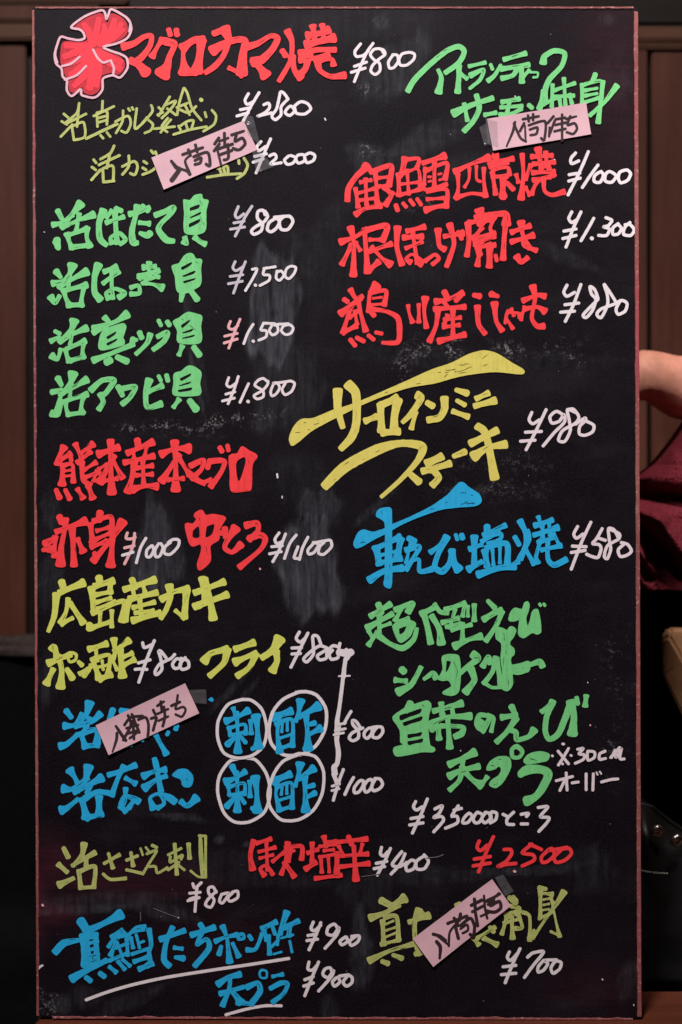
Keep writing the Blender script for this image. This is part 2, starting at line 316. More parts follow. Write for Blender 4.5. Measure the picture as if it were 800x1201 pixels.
VEIN = {'red', 'crimson', 'green', 'blue', 'yellow', 'olive', 'lime'}
class Ink:
    def __init__(s, colour, flare, y0, surf=None):
        s.v = []; s.f = []; s.uv = []; s.mi = []; s.c = [colour]; s.cur = 0; s.flare = flare; s.y = y0; s.k = 0; s.surf = surf; s.auto = True; s.lift = 0
    def P(s, x, y, h):
        return bl(x, y, -(s.y + h)) if s.surf is None else s.surf(x, y, h)
    def vert(s, x, y, h, u, v):
        s.v.append(s.P(x, y, h)); s.uv.append((u, v)); return len(s.v) - 1
    def stroke(s, pts):
        s.k += 1; h0 = .00002 + (s.k % 48) * .000005 + s.lift
        seed = s.k * 7.13 + s.y * 9000 + pts[0][0]
        pts = cat(pts); n = len(pts); L_ = 0; acc = [0]
        for i in range(1, n): L_ += math.hypot(pts[i][0] - pts[i - 1][0], pts[i][1] - pts[i - 1][1]); acc.append(L_)
        if L_ < .01: return
        tang = []
        for i in range(n):
            a, b = pts[max(0, i - 1)], pts[min(n - 1, i + 1)]; d = math.hypot(b[0] - a[0], b[1] - a[1]) or 1
            tang.append(((b[0] - a[0]) / d, (b[1] - a[1]) / d))
        uo = (seed * .37) % 5
        wmx = max(p[2] for p in pts); sh = L_ < 1.7 * wmx; fk = .25 if sh else (2.1 if wmx > 4 else 1.0)
        prev = None
        for i, (x, y, w_) in enumerate(pts):
            t = acc[i] / L_; fl = 1 + s.flare * fk * (abs(2 * t - 1) ** 2.4 * 2 - .85)
            r = w_ / 2 * fl; tx, ty = tang[i]; nx, ny = -ty, tx
            wa = .035 * r * noise.noise(Vector((acc[i] * .22, seed, 0))) * 2 + .22 * noise.noise(Vector((acc[i] * .5, seed, 4)))
            wb = .035 * r * noise.noise(Vector((acc[i] * .22, seed, 8))) * 2 + .22 * noise.noise(Vector((acc[i] * .5, seed, 12)))
            h = h0 + .000004 * t; u = uo + acc[i] / 60
            a = s.vert(x + nx * (r + wa), y + ny * (r + wa), h, u, 0); b = s.vert(x - nx * (r + wb), y - ny * (r + wb), h, u, 1)
            if prev: s.f.append((prev[0], prev[1], b, a)); s.mi.append(s.cur)
            if i in (0, n - 1):
                sg = -1 if i == 0 else 1; cv = s.vert(x, y, h, u, .5); ring = []
                for q_ in range(1, 8):
                    an = math.pi * q_ / 8; cx_, sx_ = math.cos(an), math.sin(an)
                    if s.flare and r > 2.2 and not sh: cx_ = math.copysign(abs(cx_) ** .62, cx_); sx_ = sx_ ** .75 * .80
                    rr = r * (.80 if r > 3 else .95) * (1 + .06 * noise.noise(Vector((an * 2, seed, i))))
                    ring.append(s.vert(x + nx * r * cx_ + tx * sg * rr * sx_, y + ny * r * cx_ + ty * sg * rr * sx_, h, u + sg * rr * sx_ / 60, .5 - .5 * cx_))
                ring = [a] + ring + [b]
                for q_ in range(len(ring) - 1):
                    s.f.append((cv, ring[q_ + 1], ring[q_]) if sg > 0 else (cv, ring[q_], ring[q_ + 1])); s.mi.append(s.cur)
            prev = (a, b)
        if s.auto and s.flare and s.c[s.cur] in VEIN: s.veins(pts, acc, tang, h0)
    def veins(s, pts, acc, tang, h0):
        """thin gaps left between the passes of the pen"""
        rr = random.Random(int(pts[0][0] * 131 + pts[0][1] * 17)); L_ = acc[-1]
        if L_ < 9: return
        wm = sum(p[2] for p in pts) / len(pts)
        if wm < 4.5: return
        col = s.c[s.cur]; cu = s.cur; s.auto = False; f_ = s.flare; s.flare = 0
        for _ in range(rr.choice((0, 1, 1, 2, 2)) + int(L_ / 45)):
            a = rr.uniform(.04, .70) * L_; b = min(L_ * .97, a + rr.uniform(3, 13)); off = rr.uniform(-.34, .34); o = []
            for i in range(0, len(pts), 3):
                if a <= acc[i] <= b: nx, ny = -tang[i][1], tang[i][0]; o.append((pts[i][0] + nx * off * pts[i][2], pts[i][1] + ny * off * pts[i][2], rr.uniform(.35, .85)))
            if len(o) > 1:
                o[0] = (o[0][0], o[0][1], .2); o[-1] = (o[-1][0], o[-1][1], .2)
                s.colour('vein_' + col); k_ = s.k; s.k = 47 * 48 + 47; s.lift = .00030; s.stroke(o); s.lift = 0; s.k = k_; s.cur = cu
        s.auto = True; s.flare = f_
    def fill(s, loops):
        s.k += 1; h = .00002 + (s.k % 48) * .000005
        sm = []
        for lp in loops:
            c = [(x, y, 0) for x, y in lp]; c = cat(c + [c[0]], 1.6)[:-1]
            sm.append([Vector((x + .15 * noise.noise(Vector((x * .4, y * .4, 1))), y + .15 * noise.noise(Vector((x * .4, y * .4, 7))), 0)) for x, y, _ in c])
        flat = [p for l_ in sm for p in l_]; base = len(s.v)
        for p in flat: s.vert(p.x, p.y, h, p.x / 60, .5)
        for t in tessellate_polygon(sm): s.f.append(tuple(base + i for i in t)); s.mi.append(s.cur)
        for lp in sm[:1]:                                                   # the pen line round the filled shape
            q_ = [(p.x, p.y, 2.2) for p in lp]; f_ = s.flare; s.flare = 0; s.auto = False; s.stroke(q_[::2] + [q_[0]])
            if s.c[s.cur] in VEIN:                                       # and the gaps inside it
                cu = s.cur; col = s.c[cu]; s.colour('vein_' + col); xs = [p.x for p in lp]; ys = [p.y for p in lp]
                def ins(x, y):
                    c = False
                    for P_ in sm:
                        for a_, b_ in zip(P_, P_[1:] + P_[:1]):
                            if (a_.y > y) != (b_.y > y) and x < (b_.x - a_.x) * (y - a_.y) / (b_.y - a_.y) + a_.x: c = not c
                    return c
                rr = random.Random(int(xs[0] * 10)); n_ = int((max(xs) - min(xs)) * (max(ys) - min(ys)) / 130) + 3
                j = max(range(len(lp)), key=lambda i: (lp[i] - lp[0]).length); d0 = lp[j] - lp[0]; an = math.atan2(d0.y, d0.x)
                for _ in range(n_):
                    x, y = rr.uniform(min(xs), max(xs)), rr.uniform(min(ys), max(ys)); l_ = rr.uniform(3, 11); a2 = an + rr.gauss(0, .22)
                    pt = [(x + math.cos(a2) * l_ * t, y + math.sin(a2) * l_ * t + t * t * .8, (.2, .7, .5, .2)[q2]) for q2, t in enumerate((0, .35, .7, 1))]
                    if all(ins(p_[0] + ox, p_[1] + oy) for p_ in pt for ox, oy in ((1.3, 0), (-1.3, 0), (0, 1.3), (0, -1.3))):
                        k_ = s.k; s.k = 2303; s.lift = .00030; s.stroke(pt); s.lift = 0; s.k = k_
                s.cur = cu
            s.flare = f_; s.auto = True
    def colour(s, c):
        if c not in s.c: s.c.append(c)
        s.cur = s.c.index(c)
    def build(s, name, parent):
        if not s.f: return None
        me = bpy.data.meshes.new(name); me.from_pydata(s.v, [], s.f)
        uvl = me.uv_layers.new(name='UVMap'); li = np.empty(len(me.loops), np.int32); me.loops.foreach_get('vertex_index', li)
        uvl.data.foreach_set('uv', np.array(s.uv, np.float32)[li].ravel())
        for c in s.c: me.materials.append(INK[c])
        me.polygons.foreach_set('material_index', np.array(s.mi, np.int32))
        me.update()
        # every face looks out of the board
        bm = bmesh.new(); bm.from_mesh(me)
        bad = [f for f in bm.faces if f.normal.y > 0]; bmesh.ops.reverse_faces(bm, faces=bad); bm.to_mesh(me); bm.free()
        return link(name, me, None, parent)

WPX = 0.0
def parse(ink, x0, y0, sc, dw, text):
    for ln in text.strip().splitlines():
        tk = ln.split()
        if not tk: continue
        if tk[0] == 'F':
            loops = [[]]
            for t in tk[1:]:
                if t == '|': loops.append([]); continue
                a = t.split(','); loops[-1].append((x0 + float(a[0]) / sc, y0 + float(a[1]) / sc))
            ink.fill(loops); continue
        old = ink.cur
        if tk[0] == 'pk': ink.colour('pink'); tk = tk[1:]
        if tk[0] == 'li': ink.colour('lilac'); tk = tk[1:]
        if tk[0] == 'ft': ink.colour('faint'); tk = tk[1:]
        if tk[0] == 'hl': ink.colour('gapdark'); tk = tk[1:]
        if ',' not in tk[0]: wd = float(tk[0]); tk = tk[1:]
        else: wd = dw
        pts = []; cw = wd
        wk = (.89 if ink.c[0] == 'red' else .94) if ink.flare > 0 else 1.0
        for t in tk:
            a = t.split(',')
            if len(a) > 2: cw = float(a[2])
            pts.append((x0 + float(a[0]) / sc, y0 + float(a[1]) / sc, cw / sc * wk))
        ink.stroke(pts); ink.cur = old
_cur = [None]; _n = [0]
PENDING = []
def flush():
    if _cur[0]:
        nm, lb, ink = _cur[0]; o = ink.build(nm, board)
        if o is not None and lb: o['label'] = lb
    _cur[0] = None
def L(name, colour, label, flare=0.0):
    flush(); _n[0] += 1
    _cur[0] = (name, label, Ink(colour, flare, .0004 + .0003 * (_n[0] % 4) if name != 'outline_stroke' else .0018))
def T(x0, y0, sc, dw, text): parse(_cur[0][2], x0, y0, sc, dw, text)

SLIPS = []
def S(corners, label, tr, text):
    flush(); SLIPS.append((corners, label, tr, text))
# ---- row 1 -------------------------------------------------------------
L('written_dish','crimson','deep red first character with a pale outline, top left corner of the board',flare=0)
T(55,0,4,45,"""
F 134,130 182,92 252,66 270,90 276,108 290,108 304,68 344,82 370,108 376,145 362,170 322,193 250,220 296,252 340,268 360,290 361,318 338,347 305,338 254,356 247,412 230,434 208,442 177,432 168,404 122,432 108,416 106,376 88,350 84,322 70,300 68,250 76,204 105,197 158,202 194,188 186,150 164,138""")
L('brush_strokes','emblem','bright red strokes inside the outlined first character',flare=.05)
T(55,0,4,30,"""
215,215 195,150,34 175,115,22
225,205 235,140,36 245,88,24
240,195 270,150,30 268,118,16
240,205 300,150,40 318,95,26
250,208 320,165,34 350,112,24
262,205 320,178,26 362,140,16
200,215 140,215,34 90,215,28
205,225 140,245,40 82,268,26
210,240 150,280,36 95,305,22
218,250 160,320,44 112,352,24
225,262 180,350,44 128,405,24
235,265 215,350,44 200,415,34
245,265 245,340,34 232,405,24
235,240 280,290,30 345,325,28
250,245 310,275,34 350,295,28
215,180,20 200,135,16
""")
L('written_dish','red','large red characters along the top edge of the board',flare=.12)
T(55,0,4,45,"""
360,220,35 410,205 455,175 490,170 485,215 450,265 420,290,30
395,285,40 430,305 465,340,60
540,190,28 520,220 495,265,32
535,190,30 575,200,46 600,210,40 575,270,40 565,310,48 545,345,70
28 572,140 580,165
30 608,142 612,165
645,215,30 640,270 648,335,60
640,225 690,190,46 730,190,42
725,195,46 718,260,50 705,330,56
645,338 700,340,40""")
T(225,20,4,45,"""
155,60,52 172,110,40 150,180,38 110,230,36 65,262,22
100,158,48 150,128,42 210,108 250,115,50 240,180,50 235,262,52
235,268,38 175,240,22
34 105,78 150,60
265,140,32 310,125 370,90 402,102,44 380,150 330,200 290,212
285,205,28 320,240,46 345,272,52
450,68,32 470,120 465,200 435,260,28 410,300,20
32 425,160 440,182
38 545,88 610,75 640,62
32 568,45 580,120
28 612,40 620,110
42 540,130 600,115 665,100
36 510,172 590,155 672,155,26
32 510,202 590,192 640,180
545,180,46 535,240,42 500,278,40
36 470,190 482,250 510,285
590,200,40 600,250,34 650,280,34 715,275,34
28 600,205 655,198 665,225""")
L('outline_stroke','palepink','pale pink outline drawn round the first red character',flare=0)
T(55,0,4,11,"""
115,128 180,78 258,50 276,70 280,92 290,70 302,45 345,65 385,95 397,140 378,180 330,205 266,222 300,240 345,255 375,275 379,320 345,365 310,355 265,370 262,420 240,450 215,460 165,447 160,420 118,452 95,425 95,380 75,360 70,325 45,300 38,260 47,220 66,175 100,182 150,190 178,180 172,155 155,140 115,128
45,225 40,260 50,295
72,312 115,300 155,268
85,375 140,355 185,312
218,235 240,275 265,295 290,288
300,285 315,320 312,350
370,80 392,110 388,150""")
L('written_price','white','white price of 800 after the top red line',flare=0)
T(400,40,5,17,"""
115,58 82,102 90,132 130,126 160,100
188,55 150,110 110,200 78,280
78,190 150,165
60,225 142,200
250,112 232,88 195,90 172,120 192,150 225,172 228,215 200,238 175,218 185,185 220,150 258,120 250,95 230,88
300,130 278,165 285,200 312,195 335,160 330,125 302,122
340,150 348,182 385,182 425,150 430,118 400,108 358,118 340,150""")
L('written_dish','olive','thin olive line under the large red title',flare=0)
T(60,95,4,12,"""
60,155 80,172
50,190 75,205
46,262 100,205
132,105 122,150 70,195
72,200 165,155
130,130 122,215
98,215 108,278
98,215 152,195 158,262 108,278
200,165 295,120
242,95 240,145
215,150 218,215
215,150 262,145 262,205
220,175 258,165
222,195 258,185
165,272 312,203
170,268 300,205
232,255 245,270
262,242 278,262
302,192 360,165 374,200 355,242 330,235
338,140 335,190 305,245
363,130 370,140
380,125 386,135
402,130 393,222 420,208 450,172
470,115 475,145 430,200
440,245 468,232 478,205 458,185
505,125 517,137
500,160 525,148
557,75 530,120 505,165
535,115 585,95 560,135 520,175
545,130 585,160
548,175 520,215 545,240
485,225 580,215
562,182 530,220 515,242
590,125 640,105
626,35 640,60 662,130 705,185
622,35 600,110 592,160
605,135 645,150 680,120
628,112 650,160
18 703,88 706,91
598,212 608,230
602,215 640,190 668,187 660,222
632,200 640,225
575,252 650,230 730,215
722,148 728,170
755,138 774,165 764,205 715,237""")
L('written_dish','olive','thin olive second line, half hidden behind a pink slip',flare=0)
T(60,95,4,13,"""
200,370 212,385
192,405 210,418
190,465 232,418
296,305 278,340 232,368
225,395 322,350
277,340 262,410
243,412 246,475
243,412 290,400 292,468
246,475 296,470
335,402 390,378 406,402 394,440 372,434
365,352 365,400 335,440
435,378 450,388
430,408 446,418
430,440 470,424 500,400
470,328 480,340
490,333 494,345""")
L('written_dish','olive','thin olive stroke ends showing to the right of the upper left slip',flare=0)
T(180,95,4,13,"""
310,412 318,432
300,410 345,400 350,430
330,410 335,432
252,452 330,440 412,435
400,372 402,388
425,362 442,395 425,435 392,458""")
L('written_price','white','white price of 2800 beside the upper olive line',flare=0)
T(180,95,4,14,"""
446,60 430,90 440,110 468,98
496,55 460,115 417,198
408,135 456,126
392,165 445,150
518,112 540,104 545,125 522,150 488,166 520,158 555,150
630,82 612,58 596,52 590,80 578,130 556,165 572,182 598,160 600,120 632,85
628,130 618,150 640,162 662,140 645,118 628,130
662,125 672,152 710,155 738,132 722,106 690,98 662,118""")
L('written_price','white','white price of 2000 beside the olive line behind a pink slip',flare=0)
T(180,95,4,14,"""
505,285 485,310 495,328 525,308
550,272 520,340 482,432
475,355 530,342
468,382 515,366
545,352 568,343 576,362 550,390 600,384
635,352 615,372 628,392 655,385 668,362 645,350
668,365 680,386 708,375 706,348 680,348 668,365
710,360 720,384 750,374 757,350 735,338 710,350""")
L('written_dish','green','green katakana line at the top right, ending behind a pink slip',flare=.06)
T(400,40,5,38,"""
392,335,32 430,270,36 520,180,38 620,100,38 690,75,38 722,105,36 690,170,34 612,228,28
570,212,22 588,260,34 572,340,46
692,190,34 690,260,36 684,340,38
28 700,235 738,262""")
T(470,40,4,26,"""
322,152,20 395,135
328,195,28 388,168,22 372,215 325,255,16
18 422,145 430,165
410,220,24 440,195 468,148,16
485,120,24 585,92,26
472,165 600,145
545,165 525,195 475,208
565,160 568,225,30
20 575,200 602,172
12 608,180 642,182 640,202 622,204
668,135,34 675,105,28 720,80,28 768,92,28 755,150,28 700,210,30 678,260,28 678,310,24
250,372,40 330,335,30 430,302,26
298,330,22 312,405,22
355,288,24 368,350,30 340,410,28 298,455,26
395,380,22 445,370,22
475,320,24 555,305
470,345,20 568,338
510,315,22 500,368
20 465,378 520,374 565,352
24 602,335 614,346""")
T(550,40,4,20,"""
352,270,30 345,310,34 330,350,28
392,240 388,340
350,330 410,300
445,210 452,330
400,265 495,232
395,295 490,290
425,310 430,345
472,285 482,325
592,190,26 580,225
530,238 530,330
528,242 618,222 622,300
545,265 600,255,14
545,290 600,280,14
540,322 610,300
692,245,30 640,315,24 568,382,20
628,225,22 606,415,26""")
S(((178,185.5),(286,142.5),(302,176),(192.5,223)),'pink paper slip over the second olive line at the upper left of the board',(180,95,4,15),"""
85,378,14 108,408,20 122,418,22 88,468,24
118,412,14 158,425 172,440,18
138,348 232,315
165,325 175,352
198,302 206,335
172,352,12 150,378 168,430,16
190,358 255,338 266,400 248,392
196,375 224,362 220,386 196,394
308,270 288,298
310,298 286,330
300,322,12 318,395
310,285,12 352,270
334,248 335,300
302,322 372,298
312,348 368,328
350,300 352,362 332,372
368,256 425,238,12
392,248 384,285 418,270 430,298 402,325 374,318""")
S(((571,140),(687,121),(693,158),(578,177.5)),'pink paper slip taped under the green line at the top right corner of the board',(550,40,4,13),"""
215,415 205,460 175,530,9
210,422 240,488 266,506
252,402 326,388
276,384 280,412
300,378 300,406
258,420 238,458
262,432,10 265,500
280,430 356,412 352,500 338,490
285,450 320,440 315,470 288,476
396,388 368,420
402,408 378,470
378,440,12 375,482
405,402 450,394
405,428 462,415
436,380 436,502,12
400,458 452,446
455,400 502,388,10
474,388 462,428 494,420 506,445 488,470 458,462""")
L('written_dish','red','red line beside the price of 1000, first of the three red lines on the right',flare=.1)
T(395,160,4,26,"""
130,135,30 165,165,30
145,140,36 90,190,36 55,245,36 50,300,26
112,215,20 160,205
88,245,22 100,330,26
95,268,20 175,245
135,200,22 140,320
105,300,20 185,290
90,365,30 130,340,26 205,325,30
180,160,26 190,310
180,160,24 255,140,36 245,230,30
195,195,20 245,190
200,235,20 250,228
225,240,28 255,275,30 230,320,30
265,265,22 240,300
320,105,34 305,170,34 290,185
322,110,24 385,105,24 375,150
290,185,24 292,275,28
290,185,20 380,155 392,250,24
330,160,20 338,270
295,225,18 385,215
296,275,22 385,250
278,325,26 285,345
312,315,22 325,330
345,300,22 360,320
378,295,22 395,320
405,125,24 505,92,36
415,150,20 410,225
412,165,22 515,125,26 508,200
458,120,24 458,240
430,190,14 440,190
432,212,14 442,210
478,178,14 490,175
482,205,14 492,202
400,225,22 420,250 515,225
425,258,22 515,250,26 512,330,30
425,295,20 500,290
418,345,34 470,330,28 512,325
556,165,32 630,130,24 712,100,36
568,180,24 570,240,22 562,288,30
690,150,22 690,205,22 698,280,28
622,150,18 620,200,18 600,238,16
655,140,16 656,200,18 674,212,14
560,288,26 630,268,22 702,276,24
745,85,36 750,120
720,140,28 800,120
730,170,24 745,270,26
785,200,26 780,290""")
T(560,160,4,28,"""
80,90,34 90,120
55,125,28 165,105
70,155,24 140,145,24 150,180
70,190,24 140,185
115,190,26 120,280,38
78,235,22 85,250
140,220,26 168,248,28
210,85,24 215,180 205,290,34
182,180,22 192,215
250,135,24 225,200
225,240,22 245,275
285,60,36 300,150,26
255,95,26 350,90,24
262,130,24 360,120,26
320,75,24 325,140
260,170,26 360,165,24
330,140 350,170 360,185,24
262,205,24 340,190
285,205,24 265,240 255,270
310,200,24 315,255 350,275,28 405,260,28""")
L('written_price','white','white price of 1000 at the right edge under the pink slip',flare=0)
T(560,160,4,15,"""
460,78 438,105 442,128 475,115
520,72 480,165 425,275
430,180 480,172
428,210 482,196
565,135 525,190 492,240
580,165 550,185 548,212 575,215 590,185 580,168
600,180 600,210 630,215 650,185 620,165 600,180
660,195 672,218 705,205 718,175 700,158 668,168 660,195""")
L('written_dish','red','red line beside the price of 1300, second of the three red lines on the right',flare=.1)
T(385,240,4,30,"""
105,110,34 120,180,26 118,330,36
60,175,34 130,150,26 180,115,24
110,190,28 65,280,28
130,180,22 150,215
170,115,24 185,315,36
180,120,28 275,100,40 255,170,30
195,165,22 245,165
195,220,24 295,185,28
205,200,24 250,250 290,280,38
190,310,32 235,270
325,110,36 322,200,32 345,280,30
370,125,26 450,105,30
355,155 440,150
395,120,24 405,190 418,275
365,205,22 440,175
385,270,28 365,255,20 395,235,22 440,265 430,285,24
455,265,22 500,235,24 518,255,26 490,280,20
515,120,34 520,190,30 545,210
545,150,24 630,135,34
570,95,32 590,180,30 570,250,30 555,290,22
610,130,24 625,160
655,90,32 660,170 650,240,26
660,85,26 760,70,30
705,30,38 715,90
720,110,26 690,150
680,150,24 690,190
690,180,24 780,150
700,200 760,190
710,235,34 700,200
750,190,26 755,290,30""")
T(555,240,4,28,"""
35,25,34 50,80
10,60,24 60,50
75,50,28 150,45,44 155,90
100,60,24 80,110,22 95,140
155,70,30 145,160,32 140,255,30
0,160,24 100,135,26
15,200,26 100,190
50,150,24 30,220 20,285,28
85,190,28 75,290,32
105,240,22 110,262
225,85,38 232,140,26 265,205
180,130,28 265,100,28
180,175,28 280,145,32
235,160,24 240,195 295,215,26
205,245,34 225,270,34 255,250,24""")
L('written_price','white','white price of 1300 touching the right edge of the board',flare=0)
T(555,240,4,15,"""
462,35 448,65 462,85 490,68
505,35 470,110 435,200
425,125 482,115
420,160 482,145
565,65 535,120 505,170
555,158,18 557,160,18
622,62 650,75 632,100 610,105 638,115 625,145 588,145
680,90 655,110 655,140 680,138 695,112 680,95
735,85 712,105 705,140 738,145 755,120 735,95 712,95""")
L('written_dish','red','red line beside the price of 880, last of the three red lines on the right',flare=.1)
T(385,240,4,28,"""
105,400,28 130,440 160,430,22
75,445,28 90,455
60,510,36 150,440,28
110,470,26 90,530 70,600,28
100,530,22 140,500
70,600,28 130,570
140,450,26 155,520 175,590,30
125,500,20 135,560
225,380,46 195,420,26 190,500
195,415,24 270,405,28 262,470
210,440,14 250,435
205,470,16 260,465
190,490,28 215,520,28
200,490,24 270,500 325,530,36 335,590 325,645,30 255,648,16
105,635,26 125,660
135,625,24 165,640,26
190,615,24 212,632
225,600,22 250,605
375,475,20 380,510 395,550,26
425,470,20 425,550,24
455,440,36 450,500,24 460,575,26
545,410,34 560,440
505,455,32 560,445,26 630,415,30
545,460,24 560,480
600,450,26 620,430
500,490,28 640,480,28
515,495,28 505,570 475,640,28
560,520,24 545,560
545,540,22 620,530
540,575,22 615,565
585,500,26 585,620
520,640,32 640,610,30""")
T(555,240,4,26,"""
5,425,26 30,430,34
20,480,32 25,560 55,605,24
85,420,36 115,430,22
100,465,36 108,545,28 135,590,28
165,500,20 155,530,20 185,580,20
150,555,16 160,510 215,510 215,530,16
180,490,18 190,520
240,480,18 225,540
215,520,18 250,490,18
280,385,34 290,440,26 275,530,26 300,570,28 330,570,30
235,450,28 300,425 335,430,30
240,490,26 300,480 335,500,34""")
L('written_price','white','white price of 880 near the right edge of the board',flare=0)
T(555,240,4,15,"""
440,378 425,410 440,430 475,412
505,375 470,470 432,548
430,470 495,462
410,505 475,500
548,385 555,420 575,445 560,495 530,530 515,520 535,495 580,450 585,440 570,400 548,385
615,375 628,420 630,470 600,530 580,515 600,490 665,465 665,450 615,375
690,450 670,490 680,515 712,500 722,465 700,450 672,460""")
# ---- left block of four green lines ----
L('written_dish','green','first of the four green shellfish lines on the left, beside the price of 800',flare=.08)
T(50,225,4,36,"""
72,90,30 90,125,24
50,155,28 90,145,24 140,110
60,235,30 75,265,24
68,225,36 72,260,30
178,58,42 140,105,28 92,168,26
92,170,20 160,138,24 238,108,36
172,105,24 158,185,22
116,200,32 126,235,24 138,262,30
122,204,22 208,174,30
210,172,28 208,215,24 222,255,32
140,260,28 225,250,28
285,90,36 265,150,34 270,220,36 300,250,22
345,80,30 370,90,26
300,145,24 380,118,24
325,90,24 300,120
340,100,28 345,180,28 350,240,28
325,240,28 320,215,18 360,195,26 390,225,24 365,245,20
445,70,34 435,120,28 420,180,34 425,235,36 445,240,22
410,105,28 450,95,30 500,75,24
470,65,20 495,90,26
455,145,22 500,150,28
460,195,22 490,205,34 505,195
530,110,26 570,95,28 615,75,34 600,105,30 555,150,28 545,180,34 580,225,34 615,232,22
F 665,40 690,45 715,20 745,15 750,38 775,42 765,90 758,185 672,192 668,100 | 692,75 736,60 732,78 692,90 | 694,118 742,95 738,108 692,125 | 688,150 738,128 734,145 688,168
24 668,215 678,245 660,235
28 715,215 740,235 762,245""")
T(50,225,4,36,"""
""")
L('written_dish','green','second of the four green shellfish lines on the left',flare=.08)
T(50,225,4,36,"""
65,375,36 85,400,22
50,430,32 95,420,26 120,400
40,495,34 60,520,30 80,490,20
140,348,46 128,385,28 78,450,24
82,448,20 140,410,26 206,376,40
126,395,24 122,450,22
100,462,30 110,500,24 126,532,34
112,462,22 205,438,32
196,442,28 184,500,24 182,532,32
130,532,28 185,530,28
262,345,38 245,400,34 245,470,34 270,505,34
290,375,26 345,355,34
285,430,22 355,375,30
325,370,22 325,440 330,500
310,500,28 300,475,20 340,455,22 385,475,28 360,495
415,450,22 450,440,22 455,475,26 415,480,24
475,355,30 530,350,22
455,400,34 545,370,26
500,335,28 500,370,22 535,385
450,400,20 500,410 530,400 545,400
470,430,20 510,400
485,430,20 520,435 560,450,38
F 610,350 640,340 670,300 700,292 720,318 745,320 740,360 735,440 640,470 625,400 | 650,355 700,330 695,345 655,368 | 655,395 715,370 710,385 665,400 | 660,420 718,405 710,415 665,430
655,480,30 650,510,22
700,470,28 725,505,34
28 650,470 700,460""")
L('written_dish','green','third of the four green shellfish lines on the left',flare=.08)
T(50,350,4,36,"""
22 60,155 80,165
40,200,26 60,190 80,180,16
45,270,34 70,285,24 85,240,20
148,108,44 135,145,28 80,205,24
85,205,20 140,168,24 205,140,34
140,155,22 130,215,20
108,240,26 115,270,24 125,292,32
114,236,20 198,200,30
194,204,28 188,245,22 190,275,30
132,292,26 192,274,26
395,75,40 340,110,26 240,140,30
292,90,28 310,120,26 240,160,28
F 290,150 380,120 388,140 375,185 380,215 275,240 268,200 | 300,180 345,155 340,170 305,192 | 300,210 350,188 345,200 305,222
240,290,32 330,255,26 425,215,26
425,190,30 420,215
318,290,36 300,300
350,275,28 395,295,36
455,160,28 465,185
420,190,20 440,195
505,170,28 490,210 440,260,20
540,180,22 585,160,32 570,200 520,240,22
22 545,105 555,125
26 585,110 595,125
F 615,110 640,95 680,68 720,75 745,85 740,130 738,205 640,205 635,150 | 650,125 690,100 688,112 655,140 | 655,160 705,142 700,155 660,165 | 655,185 712,170 708,180 660,190
655,225,26 640,265,22
710,230,30 735,265,34""")
L('written_dish','green','lowest of the four green shellfish lines on the left',flare=.08)
T(50,350,4,36,"""
72,375,34 88,405,24
45,440,30 90,430,24
45,540,34 75,545,24 90,480,20
142,355,46 132,395,28 88,455,22 62,540,26
82,455,20 145,418,24 206,382,36
134,405,24 128,470,20
108,482,28 112,520,22 122,545,28
112,480,20 208,450,30
192,462,26 182,505,22 184,535,36
122,545,24 190,535,26
228,430,30 280,385,30 335,385,36 300,440,26 280,455
270,450,26 285,485,30 265,520,26
355,415,30 375,455,26
370,425,26 435,415,32 410,465,28 375,495,26
500,385,36 485,440,32 492,510,30 555,495,32
490,440,26 560,410,30
20 545,365 555,385
24 582,362 588,385
F 620,355 650,345 690,318 740,345 735,400 735,450 620,452 618,400 | 645,375 695,352 692,365 650,388 | 640,408 695,390 690,400 645,412 | 635,430 700,418 695,432 640,440
640,475,26 615,510,22
690,480,30 720,520,40""")
L('written_price','white','white price of 800 beside the first green shellfish line',flare=0)
T(200,230,5,19,"""
li 398,62,17 380,110 395,130 430,105,17
li 478,60,17 440,120 380,235,17
li 372,158,16 432,148
li 352,195,16 435,182
555,110 545,85 515,90 510,130 540,165 530,205 490,225 475,205 500,180 545,155 570,120 555,90
620,130 580,155 568,195 590,210 620,190 640,150 615,125
665,120 638,150 650,195 690,195 718,150 700,120 665,120 610,125""")
L('written_price','white','white price of 1500 with a sweeping seven-like first digit, beside the second green shellfish line',flare=0)
T(200,230,5,16,"""
li 380,385 366,420 385,438 425,415
li 440,385 410,460 370,570
li 350,472 425,462
li 340,515 422,500
480,430 508,428 485,480 440,555
497,522,18 500,524,18
548,425 615,415
550,428 545,460 580,465 578,495 525,525
625,440 620,480 640,495 665,465 650,440 630,445
680,430 672,470 695,485 725,455 735,420 705,412 680,430""")
L('written_price','white','white price of 1500 with a pink currency sign, beside the third green shellfish line',flare=0)
T(200,350,5,16,"""
485,152 455,200 430,265
484,250,18 487,252,18
545,145 610,148
545,148 530,185 562,190 560,225 518,245
600,150 580,190 600,215 630,195 625,160 600,155 690,148
665,160 650,190 675,212 705,205 720,175 700,155 668,160""")
L('currency_sign','pink','pink yen sign before the price of 1500',flare=0)
T(200,350,5,16,"""
352,135 340,170 365,182 395,160
408,122 375,200 342,292
318,222 392,205
315,262 392,238""")
L('written_price','pinkwhite','white price of 1800 beside the lowest green shellfish line',flare=0)
T(200,350,5,16,"""
342,465 330,505 350,520 380,500
398,458 375,530 338,618
325,562 378,548
305,602 375,585
458,500 430,560 408,610
454,604,20 457,606,20
570,490 545,470 515,480 495,510 540,540 545,575 510,590 490,570 540,540 570,505 572,485
605,500 588,545 595,572 620,560 640,525 625,495 600,500 700,485
675,495 655,535 672,565 710,545 728,500 705,485 675,490""")
L('written_dish','yellow','yellow katakana in two lines with a long sweeping stroke over it, right of the board middle',flare=.06)
